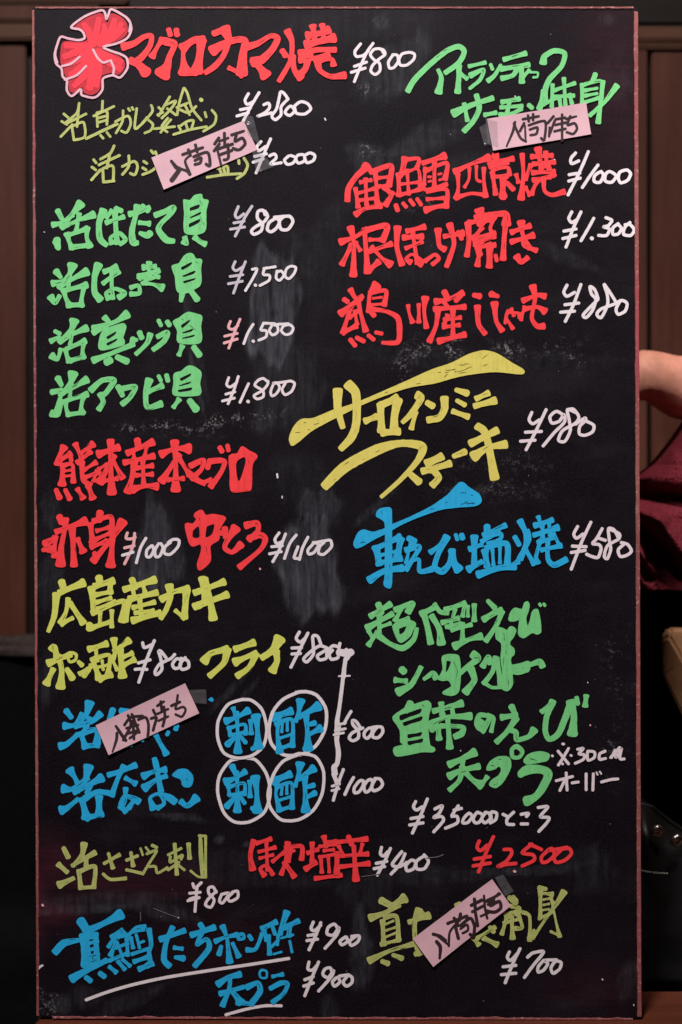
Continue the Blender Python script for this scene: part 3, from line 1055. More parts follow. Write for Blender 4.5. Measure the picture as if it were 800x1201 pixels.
T(330,400,4,36,"""
F 40,455 60,405 95,370 150,365 240,328 300,310 370,285 480,238 600,185 700,140 800,105 880,65 950,48 1010,62 1080,105 1132,135 1135,150 1110,152 1000,142 880,155 800,172 720,195 600,215 480,255 370,300 300,335 220,375 140,420 80,470 50,488
265,235,46 265,320,44 288,405,24
315,205,46 350,250,46 352,380,46 330,450,44 280,505,28
395,375,32 445,355,32
465,300,36 470,420,40
470,300,36 540,270,44
545,280,46 530,360,42 530,425,46
475,430,36 550,425
640,255,40 655,270,36 610,340,34 570,380,20
630,335,24 610,410,26
685,290,30 710,305,34
765,270,38 765,320,40 740,360,38 690,370,32
""")
T(500,400,4,36,"""
142,230,24 190,245,36
145,280,22 180,300,26
125,330,26 195,355,30
235,270,28 290,245,30
228,305,28 320,280,38""")
L('written_dish','yellow','yellow lower word of the katakana pair, right of the board middle',flare=.06)
T(330,400,4,36,"""
205,680,40 300,590,56 450,510,60 560,480,40 660,495,50 640,560,34 560,650,24 470,730,18
600,620,30 645,660,40
680,570,30 750,540,34
665,610,34 790,575,30
700,600,26 735,640,34 710,675,34""")
T(500,400,4,36,"""
5,580,30 75,545,30
15,605,30 110,575,34
30,600,26 60,640,34 30,675,34
130,540,26 180,520,36
240,400,34 280,440,40 320,640,44
210,480,36 330,420,36
225,540,50 290,500,34 370,485,40""")
L('written_price','pinkwhite','white price of 980 beside the yellow katakana',flare=0)
T(500,400,4,15,"""
495,335 482,370 500,388 530,370
562,322 510,430 468,510
465,428 540,424
442,470 510,465
640,345 610,330 580,355 590,385 625,375 645,345 648,380 600,430 548,492
700,335 662,322 670,370 675,420 650,470 620,465 640,420 700,385 715,355 690,320 662,322
745,375 720,400 718,435 745,442 780,425 785,395 750,375 745,360 700,390""")
L('written_dish','red','red line opening the tuna block in the middle left',flare=.12)
T(50,505,4,26,"""
100,80,36 75,130,30 70,155
80,140,28 130,110,30
130,110,24 135,140
95,160,26 92,250,38
95,165,24 140,160,24 145,240,26
100,190,18 140,185
100,215,18 140,210
155,65,28 185,130,26
175,110,20 235,65,34
165,150,26 225,100,26
185,150,28 190,230,30 225,255,24
195,185,20 250,150,26
200,220,24 265,195,30
255,190,20 240,235
65,280,26 80,315,34
108,280,24 128,320,30
165,275,24 190,315,30
215,260,28 235,315,34
320,50,34 320,160,30 325,290,42
265,110,38 355,80,34
335,120,28 270,240,40
300,160,20 265,180
325,130,24 375,220,30
290,235,24 350,225
445,45,36 450,80
400,105,30 515,55,36
425,90,22 430,130
490,70,22 480,120
385,150,28 520,120,30
430,150,34 420,220,34 400,285,36
470,135,26 475,260,26
445,175,24 515,165,26
440,210,22 515,205,24
425,275,38 480,260,30 535,262,36
620,55,38 625,160,30 625,275,44
560,110,38 620,85,28 685,85,46
640,115,28 560,235,38
640,130,26 690,205,32
590,230,24 660,225
700,165,24 755,140,34 745,185,26 700,225,26
710,215,26 750,240,24 790,232""")
T(205,505,4,30,"""
75,165,26 130,140,32 125,180,26 80,220,24 100,232,26 140,248,24
165,140,28 155,175,26
165,145,26 215,140,34 235,150,32 215,200,32 170,262,28
28 212,80 222,98
24 248,72 252,92
F 258,120 295,110 315,78 345,95 385,120 362,160 357,268 340,280 268,282 262,200 | 290,150 325,125 332,150 305,235 292,215""")
L('written_dish','red','red word on the left beside the slim price of 1000',flare=.12)
T(50,505,4,36,"""
80,405,36 90,430
65,475,26 200,425,40
15,530,44 50,510,28
5,560,24 45,550,30
105,420,38 105,460,28 88,550,38 85,625,46
140,460,32 145,560,36 148,630,34
60,500,28 55,590,26
165,510,26 190,565,36
30,560,26 65,580
270,385,38 265,420
225,440,30 235,520,34
240,425,26 320,405,34 325,470,28
255,470,22 310,455
250,510,24 320,480
230,545,28 300,520
375,430,44 330,500,34 240,610,34
330,490,30 325,560,36 320,630,44
245,575,24 245,610""")
L('written_dish','red','red word in the middle beside the price of 1100',flare=.12)
T(205,505,4,34,"""
F 52,440 85,440 105,415 92,395 125,375 145,400 180,395 235,408 220,440 205,470 205,510 165,540 165,610 120,652 108,630 128,560 120,530 82,540 65,510 | 85,470 112,450 115,500 85,500 | 150,450 185,440 175,485 145,500
30 200,480 225,480
235,460,34 240,500,30
285,460,44 250,510,34 235,550,34 270,570,30 310,535,34
335,445,32 385,435,40 390,470,34 350,510,30
350,505,28 400,490,36 425,510,38 400,560,32 305,640,28
8 399,646 401,648""")
L('written_price','white','slim white price of 1000 beside the red word on the left',flare=0)
T(50,505,4,14,"""
pk 398,480 392,505 415,508 435,500
pk 432,482 425,540 385,625
pk 385,550 430,540
375,585 425,570
485,505 460,550 440,620
515,540 490,560 488,590 505,592 520,565 515,540
545,530 528,560 530,590 550,588 565,550 555,530
600,525 575,545 572,575 600,580 635,545 640,515 615,510 590,525""")
L('written_price','white','white price of 1100 over a wiped chalk smear',flare=0)
T(205,505,4,14,"""
490,480 470,510 480,530 505,520
520,485 490,560 460,615
455,545 505,540
445,578 500,568
570,490 540,530 515,600
578,545 560,595 575,600
625,500 600,550 585,605
650,530 625,560 630,580 655,570 675,535 650,525
700,525 680,545 675,575 700,580 735,545 730,515 700,518 660,525""")
L('written_dish','blue','blue line with a long flaring stroke, right of the board middle',flare=.08)
T(405,560,4,34,"""
F 42,310 60,265 85,248 130,258 190,240 215,225 300,190 400,140 480,85 540,25 580,50 625,80 636,110 610,130 520,138 440,150 340,185 260,220 200,255 130,290 75,322 50,328
F 148,180 160,152 210,145 215,190 215,240 215,500 185,505 188,460 190,240 180,200
24 200,230 208,450
145,330,40 160,405,34
150,330,26 255,280,34
260,290,34 245,370,36
165,365,18 245,345
165,400,24 260,380,30
115,480,36 180,440,34 265,425,34
205,450,34 200,490,44
285,400,18 310,290
298,285,30 322,300,38
285,340,26 345,325,34 325,370,26 285,430,28
310,390,20 345,385 350,440,28 405,430,28
400,350,26 440,320,24 470,285,30
475,280,34 435,360,30 420,420,34 455,440,40 490,400,30 500,340,24
500,345,34 510,400,40 530,430,44
20 518,270 525,290
28 545,270 550,285
605,280,36 605,400,28
585,335,28 640,315,22
580,430,36 640,395,24
665,230,34 665,270
650,270,26 750,225,26
640,300,22 720,255,28
700,265,24 730,265 725,290 670,310,20
655,345,34 665,415,30
660,330,24 755,310,34 760,400,30
690,340,18 695,410
725,330,18 725,400
625,455,36 720,425,34 795,420,28""")
T(550,580,4,24,"""
190,340,28 230,315,26
240,125,30 265,180,28 265,240,28 240,300,30
215,200,26 235,235
275,170,20 285,210 260,260
260,250,24 305,325,26
325,105,22 340,150
310,145,28 390,120,26
305,190,24 415,155,32
345,140,22 345,200
375,130,20 380,190
325,225,24 405,200,22
335,215,22 315,290 325,320
370,210,22 370,300,28 400,330,34 455,305,28
340,260,22 430,240,26
395,180,20 425,240,20""")
L('written_price','pinkwhite','white price of 580 beside the blue line at the right edge',flare=0)
T(550,580,4,15,"""
510,150 492,185 505,205 535,185
572,130 530,220 480,350
485,242 550,245
480,272 545,262
625,160 600,205 580,230 610,235 620,255 605,295 575,290 552,280
610,205 640,215
700,200 680,165 655,160 658,210 665,255 650,300 635,290 650,240 700,210 705,185 655,160
725,235 700,260 710,290 740,285 762,265 745,235 715,225""")
L('written_dish','lime','yellow line above the split price line on the left',flare=.08)
T(45,665,4,34,"""
110,70,38 120,105,34
100,120,28 210,75,40
85,130,36 75,230,34 48,300,18
140,150,24 130,210 105,260,28
110,265,30 160,240,20
150,170,26 210,260,34
285,50,38 290,80
250,100,36 262,215,30
265,90,30 350,65,34
340,70,30 335,120
270,130,24 345,115,24
275,165,22 340,145
270,200,24 360,165,26
255,215,28 360,170 405,165,30 395,250,38
240,270,34 240,290
250,285,28 345,255,24
290,215,22 290,270
345,205,22 345,280
440,60,34 455,95
405,105,30 545,60,36
445,110,22 450,135
490,80,22 500,115
430,150,32 555,120,30
425,160,30 410,250,28
475,145,26 485,240,26
445,190,24 545,165,24
455,215,22 540,205
445,250,34 570,215,30
615,90,38 620,140,34 600,200,30 575,240,22
580,150,34 640,115,28 700,105,40
695,110,38 690,180,36 685,235,34
685,240,24 645,205,20
735,120,30 800,95,30
735,185,34 800,150,28
770,55,36 785,160""")
T(225,665,4,34,"""
30,115,28 150,70,34
30,180,34 165,130,34
60,60,36 85,150,34 100,240,40""")
L('written_dish','lime','yellow word at the left end of the line with two prices of 800',flare=.1)
T(45,665,4,30,"""
60,385,26 75,375,36 90,430
50,450,34 150,410,28
95,420,30 110,480,32 105,560,42
70,480,26 40,545,36
135,480,26 160,520,36
155,405,16 140,425 150,445 175,435 178,410 155,403
190,445,20 205,460,26
195,500,22 245,470,24 250,460
235,480,30 215,510,28
240,385,30 320,360,30
270,380,22 275,440
255,430,24 285,520,34
265,430,24 335,415,24 325,510,26
300,440,16 305,480
280,470,16 325,460
290,525,32 340,505
355,340,32 360,400,24 350,430
360,395,28 425,345,32
385,390,30 395,510,40
400,420,24 440,405,26
400,460,26 450,435,30
345,430,20 370,480""")
L('written_price','white','white price of 800 following the short yellow word at the left',flare=0)
T(45,665,4,15,"""
490,355 498,378 530,365
545,345 510,430 472,540
455,480 475,478 510,480
470,450 525,435
600,425 575,395 565,395 575,430 580,480 555,505 548,490 570,455 620,430 640,410
650,430 630,455 640,475 662,470 670,440 650,430
690,425 665,455 675,480 705,470 702,440 670,428""")
L('written_dish','lime','yellow katakana word in the middle before the second price of 800',flare=.08)
T(225,735,4,36,"""
60,160,42 90,125,34 165,105,34
165,110,40 150,170,34 85,230,28
205,105,32 290,75,34
205,165,40 250,145,30 300,125,30
300,130,34 270,190,32 215,230,30
410,60,54 380,110,44 330,145,28
395,120,36 400,160,34 380,205,40""")
L('written_price','white','white price of 800 after the yellow katakana word, ending in a blob',flare=0)
T(225,735,4,15,"""
505,25 490,55 510,72 535,50
545,30 515,90 465,190
470,100 515,98
470,128 510,125
605,80 590,45 568,45 570,90 570,130 540,165 525,150 560,115 600,90 635,100
630,110 590,135 600,155 630,148 635,120 660,90 690,95
660,110 645,130 655,152 685,145 690,110
695,78 690,100""")
L('connecting_line','white','white rough vertical line with a blob on top joining the prices',flare=0)
T(225,735,4,22,"""
34 690,120 735,125 748,118
22 725,110 738,128 728,148
722,150,20 715,195 712,232,24
8 690,232 742,230
710,235,18 700,320 692,380,18 682,440,22 685,470,30 680,530,22 688,590,24 682,640,22 668,660,28 672,690
665,690,20 680,730 680,735""")
L('written_mark','blue','blue character in the upper left white circle',flare=.1)
T(225,735,4,28,"""
22 195,382 206,418
162,442,34 210,425,24 264,394,34
210,402,22 216,500,22 216,584,38
20 174,472 180,502
172,476,20 248,458,20 252,502,20
178,508,18 250,494
200,520,22 168,552,34
230,515,20 252,542,22
276,440,22 279,500,24
302,422,42 308,480,28 312,562,44
24 286,572 300,566
""")
L('written_mark','blue','blue character in the upper right white circle',flare=.1)
T(225,735,4,28,"""
384,424,40 465,396,36
410,425,22 402,500,22 412,585,34
395,458,22 470,436,22 472,560,26
16 425,445 422,492
16 448,438 448,486
16 415,522 465,506
412,572,24 470,552,24
510,350,40 502,400,26 488,442,20
505,422,24 592,374,44
535,415,30 542,490,26 545,570,46
545,460,20 576,452,30
548,506,20 602,478,38
""")
L('written_mark','blue','blue character in the lower left white circle',flare=.1)
T(225,875,4,28,"""
190,95,34 206,132,22
162,167,38 210,147,24 250,120,28
210,122,22 214,200,22 214,302,36
20 172,192 176,226
172,192,20 245,174,20 248,226,20
178,230,18 246,217
200,242,22 165,282,34
228,237,20 247,266,22
272,165,22 274,236,24
298,150,42 305,220,28 308,302,44
24 284,292 298,288
""")
L('written_mark','blue','blue character in the lower right white circle',flare=.1)
T(225,875,4,28,"""
385,163,40 460,132,34
402,166,22 396,230,22 412,300,30
398,194,20 468,174,20 470,290,26
16 425,182 420,226
16 446,178 446,222
16 415,252 465,237
412,300,22 470,282,22
508,86,40 502,126,26 485,186,20
505,152,24 570,106,38
530,146,30 532,220,26 535,300,42
535,194,20 571,183,28
540,240,20 577,220,32
""")
L('drawn_circle','white','upper left white circle round blue writing',flare=0)
T(225,735,4,15,"""
240,340 170,365 125,440 122,520 150,590 210,615 280,605 335,560 352,480 330,390 280,345 235,342""")
L('drawn_circle','white','upper right white circle round blue writing',flare=0)
T(225,735,4,16,"""
505,305 430,340 380,400 362,480 375,550 430,600 510,600 580,560 625,480 630,390 590,325 540,305 490,308""")
L('drawn_circle','white','lower left white circle round blue writing',flare=0)
T(225,875,4,15,"""
250,55 180,70 130,140 122,220 150,310 200,355 270,355 340,310 368,220 350,130 300,65 240,55""")
L('drawn_circle','white','lower right white circle round blue writing',flare=0)
T(225,875,4,15,"""
500,40 430,70 385,130 358,220 370,290 420,345 500,345 570,300 612,220 618,120 580,50 510,35 480,42""")
L('written_price','white','white price of 800 crossing the rough vertical line',flare=0)
T(340,820,6.667,25,"""
478,95 445,150 425,190
375,200,20 435,185
355,245,20 435,230
345,278,20 420,262
555,230 520,175 490,165 495,200 535,250 535,300 495,325 465,305 480,270 530,240 570,225
620,225 585,255 582,290 605,305 635,275 645,235 620,225
680,220 650,260 650,295 690,300 725,260 720,220 680,215 640,222""")
L('written_price','white','white price of 1000 at the lower end of the rough vertical line',flare=0)
T(340,820,6.667,25,"""
418,550 385,640 340,790
330,680,20 390,662
328,715,20 385,700
498,612 465,670 430,745
545,640 505,690 505,730 540,725 570,680 575,640 545,640
610,635 580,680 590,725 620,715 645,670 640,630 610,635
665,630 640,680 655,715 700,700 725,665 705,625 665,620""")
L('written_dish','blue','blue line half hidden behind the pink slip beside the white circles',flare=.1)
T(60,800,4,32,"""
72,135,32 95,165,26
65,205,34 110,200,24 145,150
45,300,34 75,290,34 125,245,22
180,100,42 165,150,32 120,200,26
115,205,28 190,185,30 230,150,32
180,170,28 165,215
140,240,28 160,300,34
155,235,28 215,225,34 215,285,34
155,300,32 220,295,28
""")
L('written_dish','blue','blue ends of characters showing round the slip left of the circles',flare=.1)
T(60,800,4,32,"""
290,130,32 275,175,28
330,135,34 360,135,24
""")
L('written_dish','blue','blue stroke ends showing below the slip left of the circles',flare=.1)
T(60,800,4,32,"""
335,250,26 350,290,34 375,290,24
430,260,14 430,275
490,245,24 520,300,28 540,335,30
545,245,20 550,235
585,220,26 590,205
9 742,82 748,84""")
L('written_dish','blue','blue lower line left of the white circles',flare=.1)
T(60,800,4,32,"""
90,415,40 110,445,28 125,475,26
60,500,40 100,500,26 170,450
50,600,40 75,590,34 125,550,20
175,400,44 160,460,34 125,510,24
110,515,28 180,480,30 235,450,40
185,480,28 170,520
145,550,30 165,630,44
160,545,28 215,515,32 270,520,24
225,540,34 225,620,40
170,635,34 240,620,26
270,435,24 320,420,30 395,390,28
340,395,26 310,460,28 285,530,28
350,450,22 395,475,28
350,500,24 345,560,26 325,590,24
350,605,28 325,575,22 345,535,24 385,545,30 410,560,30
365,590,28 385,560,22
435,440,34 480,420,26 535,410,30
440,495,38 490,460,28 540,440,22
485,360,22 495,400,34 515,510,26
480,590,34 465,545,22 500,525,24 550,540,38 580,560,30
500,590,24 530,570,24 520,530
F 572,435 600,412 635,412 662,440 660,475 645,490 620,485 612,455 590,445
610,560,26 640,580,32 680,545,40""")
L('written_dot','blue','small round blue dot beside the tape of the pink slip',flare=0)
T(60,800,4,20,"""
20 751,81 753,83""")
S(((112.5,850.5),(217.5,801),(234,836),(128,885)),'pink paper slip over the blue line, left of the white circles',(60,800,4,14),"""
305,205,12 325,235,16 352,272
310,238 308,270 290,325,9
345,200 375,165 430,158
362,155 375,200 340,270
380,150 415,235
355,215 410,200,12
360,240 410,225
385,180 390,265
370,262,12 405,235
410,175 445,165 458,200 455,255
480,130 490,150
470,170 495,165 485,205 480,225
500,110 530,90,12
515,90 520,130
495,150,12 550,125
530,115 535,160 525,205
505,180,12 550,160
565,110 605,92
595,60,12 590,100 585,125 620,115 632,130 615,160 585,150""")
L('written_dish','green','green line opening the large block at the lower right',flare=.08)
T(420,690,4,28,"""
95,75,32 110,115,28
60,130,28 150,75,30
45,185,34 160,120,26
100,130,26 100,225,24
50,265,26 90,205,22
50,200,22 70,235
105,180,20 150,165
100,225,28 150,260,26 210,280,36 260,240,28 275,190,18
175,100,26 255,70,32 235,110,30
200,100,20 175,150,26
190,155,20 235,140
F 165,175 200,160 235,150 268,165 255,195 240,225 200,252 180,225 | 192,190 225,178 215,205 195,215
300,120,34 365,85,30
360,75,20 385,110,28 420,115,22
305,110,30 325,180,34 340,255,30
345,130,28 380,190,34 390,255,40
410,100,26 500,70,26
395,160,24 470,140
455,100,20 430,185,20
415,180,20 480,165
500,75,22 490,130,22
515,85,18 515,130
545,78,24 545,150,26
490,165,22 490,240,26
440,195,22 530,170
455,270,38 520,240,26 575,225,34
610,60,22 640,90,28
590,145,30 640,115,34 670,105
675,110,26 645,180,28 600,245,26
""")
L('written_dish','green','green katakana line with a tall stem rising through it, lower right',flare=.08)
T(420,690,4,28,"""
F 655,185 680,190 700,200 715,180 738,195 725,230 710,248 712,270 730,285 728,310 714,325 718,360 760,355 800,345 800,385 750,402 722,400 722,450 700,478 672,462 680,400 672,330 675,260 650,235 648,205
205,380,36 215,390
175,430,28 225,435,26
190,485,40 250,450,34 295,370,22
310,425,16 350,400,36 365,420,28
F 398,320 450,312 472,325 478,400 470,480 440,500 398,490 440,460 425,430 395,430 378,425 400,380 | 415,340 435,345 420,385 412,390
400,425,18 440,405
540,310,36 560,330,40 510,370,30 475,400,22
530,380,34 545,430,36 505,485,36
585,365,28 610,320,28 620,350
645,325,26 630,390,28 590,445,24
650,330,26 670,450,32
590,440,18 630,465,20 700,460""")
T(500,690,4,30,"""
420,380,30 480,360,28 530,345,34 545,365,28""")
L('written_dish','green','green ending of the first line of the large block at the lower right',flare=.08)
T(500,690,4,30,"""
F 395,120 415,95 450,100 465,65 480,70 478,100 465,140 475,185 490,150 500,110 520,100 532,150 535,205 520,213 500,205 480,215 455,230 435,215 437,170 440,140 420,150 390,150
16 532,74 536,80
16 552,74 556,80""")
L('written_dish','green','green third line of the large block at the lower right',flare=.08)
T(455,810,4,30,"""
105,60,38 85,95,30
F 25,125 70,90 100,75 185,50 200,75 190,110 185,170 195,255 218,270 212,285 160,285 45,305 30,270 75,255 62,240 60,190 45,160 | 56,116 100,102 155,84 150,106 100,124 60,140 | 70,150 110,136 160,120 156,140 112,154 78,166 | 92,206 130,200 160,194 154,212 120,218 96,224 | 92,238 130,232 165,224 160,242 128,248 98,256
215,95,26 345,60,34
250,60,28 255,110
300,75,20 305,110,24
190,160,34 270,125,26 385,120,36
205,185,28 230,160
235,170,30 240,225,30
250,165,24 350,170,26 345,200,36 315,215,26
280,130,24 290,265,34
440,145,30 425,170,30 450,175,34 475,125,26 430,115,30 415,160,22 450,190,24
470,115,20 495,130,24 485,190,20
580,75,34 590,95,28
535,125,30 600,115,32
600,130,32 560,190,30 510,240,26
575,185,22 600,195,28 605,230,30 660,215,28 685,185,36""")
T(580,690,4,30,"""
24 222,578 275,532
272,532,32 245,600,30 238,670,32 258,708,32 300,680,36 335,600,34 355,540,30
358,535,42 372,600,38 365,680,46
385,515,24 390,540
430,505,26 425,550,28""")
L('written_dish','green','green last line of the large block at the lower right, above the white 3500',flare=.08)
T(455,810,4,34,"""
290,345,34 345,320,32 405,290,40
290,400,36 340,375,30 425,355,30
350,330,26 350,380
350,360,30 335,420,28 290,465,24
360,380,28 400,420,30 435,440,44
465,405,24 440,440
F 465,370 480,335 520,312 565,315 575,350 560,390 535,430 505,452 478,440 490,420 520,400 535,370 520,350 500,365
605,262,22 630,285,24 615,312,22 585,310,24 582,275,22 605,262
F 640,325 665,298 715,288 755,300 745,325 700,335 650,342
F 612,385 645,355 700,352 750,365 768,390 755,430 725,480 690,515 650,538 638,520 640,500 680,490 705,460 735,400 720,385 680,385 640,395 618,405""")
L('written_note','pinkwhite','small white note of 30 cm beside the green tempura block',flare=0)
T(580,850,4.706,16,"""
408,130 385,170 352,222
350,145 375,175 408,215
14 318,170 320,172
14 375,105 382,106
14 373,214 376,216
14 420,168 424,170
458,135 490,130 465,160 495,165 490,190 445,212
512,150 515,195 550,180 550,150 515,145
610,145 580,160 580,190 612,185
665,140 645,180
690,125 640,180
665,145 670,180 700,130 690,185 715,188
340,308 430,285
395,265 400,360
385,310 360,362
428,320 462,315
505,270 505,358
545,270 542,360
10 562,262 568,275
10 580,258 588,270
590,315 640,302 680,298""")
L('written_price','white','white price of 3500 with three small kana after it',flare=0)
T(455,810,4,15,"""
130,520 120,545 135,560 160,545
185,508 160,570 115,668
108,600 165,590
102,630 165,620
220,555 255,540 240,575 215,595 250,590 260,610 215,662
330,540 300,585
310,560 345,552
300,590 325,590 325,620 270,645
380,575 355,600 352,620 375,618 395,590 380,575
420,570 400,600 410,620 430,615 445,585 420,572
460,570 440,600 455,620 480,600 475,575 455,572
485,600 485,570 510,575 505,605 480,620
540,580 560,590
590,570 560,600 560,625 590,628
625,580 660,575 650,590
625,625 655,625
705,548 750,545 715,590 755,595 745,620 708,660""")
L('written_dish','olive','olive line in the lower left ending in a tall squared stroke',flare=.05)
T(50,970,4,28,"""
100,100,24 120,140,28
75,175,28 115,210,22
80,270,38 145,240,20
195,80,34 185,130,26 145,180,20
140,180,18 245,120,28
205,140,24 205,180
170,205,22 180,285,26
170,210,22 245,185,24 240,280,22
175,285,20 245,280
290,170,16 360,130,20
310,125,16 330,190,22
285,220,14 320,245,18 390,240,18
395,155,16 445,135
415,120,16 425,180,22
395,200,16 460,215
460,100,12 470,130
485,95,12 500,115
515,85,16 535,95
490,125,14 535,110 500,170 470,220
505,185,14 530,185 540,215 585,190
590,130,14 650,100
620,80,18 630,220,20
600,140,14 600,165 655,130 650,150
590,200,14 640,165
640,180,14 665,200
685,80,22 690,145
740,40,16 740,130 750,230
765,45,14 765,235
735,40,14 765,42
695,205,12 730,232 765,235
745,60,10 755,200""")
L('written_price','pinkwhite','white price of 800 under the olive line in the lower left',flare=0)
T(210,960,4,14,"""
65,305 75,325 105,300
85,320 75,435
50,350 100,345
42,385 95,370
70,370 50,378
175,345 160,320 140,325 140,350 165,380 150,415 125,405 135,380 175,340
200,355 190,385 205,395 235,350 200,355
250,350 230,370 240,388 275,370 275,340 250,345""")
L('written_dish','red','short red line below the circles, beside the price of 400',flare=.08)
T(210,960,4,24,"""
350,105,28 335,170,28 345,235,34
365,115,22 430,95,24
375,155,18 450,135,22
410,110,20 415,240
380,185,18 440,170
400,265,28 380,235,20 410,220,22 440,260
475,170,16 540,150
440,200,20 500,150
510,115,30 500,200,22 480,260,24
500,135,20 575,130,28 575,190,26
530,130,20 515,200
495,205,26 540,270,30
625,115,26 625,200
605,160,22 650,145
595,235,30 640,205
680,85,28 690,130,22
690,110,20 735,105,20
660,130,18 735,120
680,150,18 725,145
665,180,22 670,250
700,180,18 705,250
740,170,22 735,250
660,180,20 740,165
640,280,24 760,265,22""")
T(400,960,4,24,"""
35,85,28 50,120
-20,110,22 120,95,28
-10,130,20 10,170
100,120,20 90,160
0,175,18 125,165,26
60,130,22 70,285,36
0,225,22 130,210,28
-18,160,24 -15,270,26""")
L('written_price','white','white price of 400 with a four, under the circles',flare=0)
T(400,960,4,15,"""
190,135 185,165 200,175 220,155
232,140 205,200 170,265
165,210 215,200
155,235 205,225
285,155 240,215 275,225 310,205
300,165 280,210 235,260
330,195 305,220 310,245 340,235 350,205 330,195
390,175 355,200 355,235 390,235 410,200 390,170""")
L('written_price','red','red price of 2500',flare=0)
T(540,960,4,17,"""
88,105 78,135 95,150 125,125
155,85 120,160 85,250
65,190 140,178
60,222 140,208
205,145 235,145 240,165 215,200 175,225 215,215 260,210
325,120 380,145
335,120 290,160 340,170 345,195 290,222
410,150 380,180 385,205 410,200 440,170 430,140 410,150 500,135
470,150 440,180 450,205 490,195 520,165 510,140 470,145""")
L('written_dish','blue','blue line at the bottom left, underlined in white, its last character smudged',flare=.06)
T(50,1050,4,34,"""
180,120,46 205,160,44
205,170,40 290,130,32 365,90,50
60,265,34 100,225,42 170,210,20
195,190,46 210,320,60
250,180,26 255,310,34
200,195,30 245,190
20 205,228 258,214
20 208,258 258,246
20 210,288 262,276
24 212,318 262,304
140,390,40 200,355,34 300,305,26
205,385,26 225,400,28
270,365,26 290,380,28
325,195,24 370,165,22 355,195
370,160,18 400,190
310,240,20 340,200 405,185,20
320,280,26 345,215,18
345,245,18 400,225
315,305,20 400,270
350,220,16 375,285
395,205,20 400,280
315,335,20 345,360,24
355,310,20 385,345,22
375,300,18 410,330,20
405,185,18 440,150 480,145,20
415,200,20 425,245
425,170,18 475,160
440,185,16 455,245
500,160,26 510,230,24 500,260,24 505,310,24 490,330,28
450,225,14 475,215
420,275,18 480,255,20 505,250
430,310,24 490,290,24
455,345,28 515,320""")
T(180,1050,4,28,"""
35,205,30 145,165,28
90,150,26 60,220,28 50,300,32 75,330,28
100,245,22 135,250,20
105,290,20 140,295,34
220,135,28 230,150
180,185,30 285,150,30
235,160,24 205,230,22 250,205,24 260,250,32 195,330,26
292,215,26 340,195,20 392,185,26
325,145,28 345,200,20 352,260,26 358,310,34
318,240,20 308,275,28
372,225,18 388,260,24 400,285,28
18 400,185 420,180 425,200 400,205 400,185
450,190,22 460,205
440,255,26 480,250,22 510,180,20
510,155,26 575,125,28
520,160,20 530,210
540,190,22 545,275,24
560,150,20 570,180
625,80,34 605,140,28 595,180,24
615,150,28 680,120,26
640,140,26 635,190
585,190,18 580,230
555,240,16 585,210
600,200,12 655,185
640,215,14 650,265
565,275,12 600,265""")
L('written_dish','blue','small blue word under the white underline at the bottom',flare=.06)
T(180,1050,4,26,"""
305,415,34 350,385,28 405,370,32
315,460,28 420,430,22
360,385,20 355,440,24 325,515,28
370,450,24 410,500,40
395,500,30 465,510,20
440,430,30 490,410,28 500,450,34 465,500,28
12 505,350 530,355 530,385 505,385 498,365 508,350
560,380,18 605,370,22
550,435,22 600,410,28 630,415,24 610,460,24 560,500,24""")
L('underline','white','long white underline under the blue line at the bottom',flare=0)
T(50,1050,4,12,"""
15 205,490 300,455 420,420 580,385 800,350 970,325 1155,296""")
L('underline','white','short white underline under the small blue word',flare=0)
T(180,1050,4,14,"""
340,560 430,535 520,518 600,518""")
L('written_price','white','upper white price of 900 at the bottom of the board',flare=0)
T(320,1050,4,15,"""
190,125 180,155 195,165 225,140
225,128 205,180 170,255
165,188 205,182
160,212 210,205
310,165 290,135 260,150 255,180 285,185 310,150 300,185 245,248
340,195 315,215 325,232 350,215 345,195
385,195 360,215 370,235 400,215 405,190 370,192""")
L('written_price','white','lower white price of 900 at the bottom of the board',flare=0)
T(320,1050,4,15,"""
170,312 165,345 185,350 210,325
215,312 190,370 150,470
150,395 190,380
145,425 190,410
280,370 270,340 245,345 235,370 260,385 285,350 275,380 215,448
300,385 280,405 290,425 315,405 310,380 355,372
350,378 330,405 345,425 370,410 372,385 355,372""")
L('written_dish','olive','olive line at the bottom right, half hidden behind a pink slip',flare=.1)
T(420,1020,4,26,"""
110,145,38 150,165,30
150,175,28 215,135,44
60,225,34 130,200,28 190,165,26
115,240,24 120,350,26
125,225,20 180,220,26 190,330,24
130,255,12 165,240
130,285,12 175,270
130,315,12 180,295
110,350,20 190,330
55,425,32 150,380,24 270,345,26
115,430,24 140,440,28
165,400,20 205,415,28
285,190,34 265,250,30 270,340,28 290,395,26
240,245,22 330,215,34
300,200,20 320,220
270,395,26 310,385
""")
L('written_dish','olive','olive character ends showing round the slip at the bottom right',flare=.1)
T(420,1020,4,26,"""
460,165,20 475,158""")
L('written_dish','olive','olive strokes showing under the slip at the bottom right',flare=.1)
T(420,1020,4,26,"""
540,320,20 565,350,24
560,320,20 640,270
620,270,22 635,290
590,320,24 650,350,28
""")
L('written_dish','olive','olive stroke end at the upper corner of the slip at the bottom right',flare=.1)
T(420,1020,4,26,"""
710,130,24 740,155,28""")
L('written_dish','olive','olive characters to the right of the slip at the bottom right',flare=.1)
T(560,1020,4,18,"""
165,130,28 180,145,26
150,170,20 195,180,26 185,210
130,210,22 200,190
140,215,22 115,300,20
125,250,18 200,230
160,220,20 165,320,26
190,200,20 210,270,20 180,275
215,200 245,220 245,330,22
240,320,16 265,285
290,85,26 320,90,20
295,100,22 295,225,20
300,110,16 350,115,24
345,130,14 370,250,14 385,310,20
355,150,14 350,200
310,140,12 335,135
310,165,12 335,160
300,190,12 335,185
290,230,16 340,205
405,105,30 370,160,24 320,230,18 260,320,16
345,290,14 390,312""")
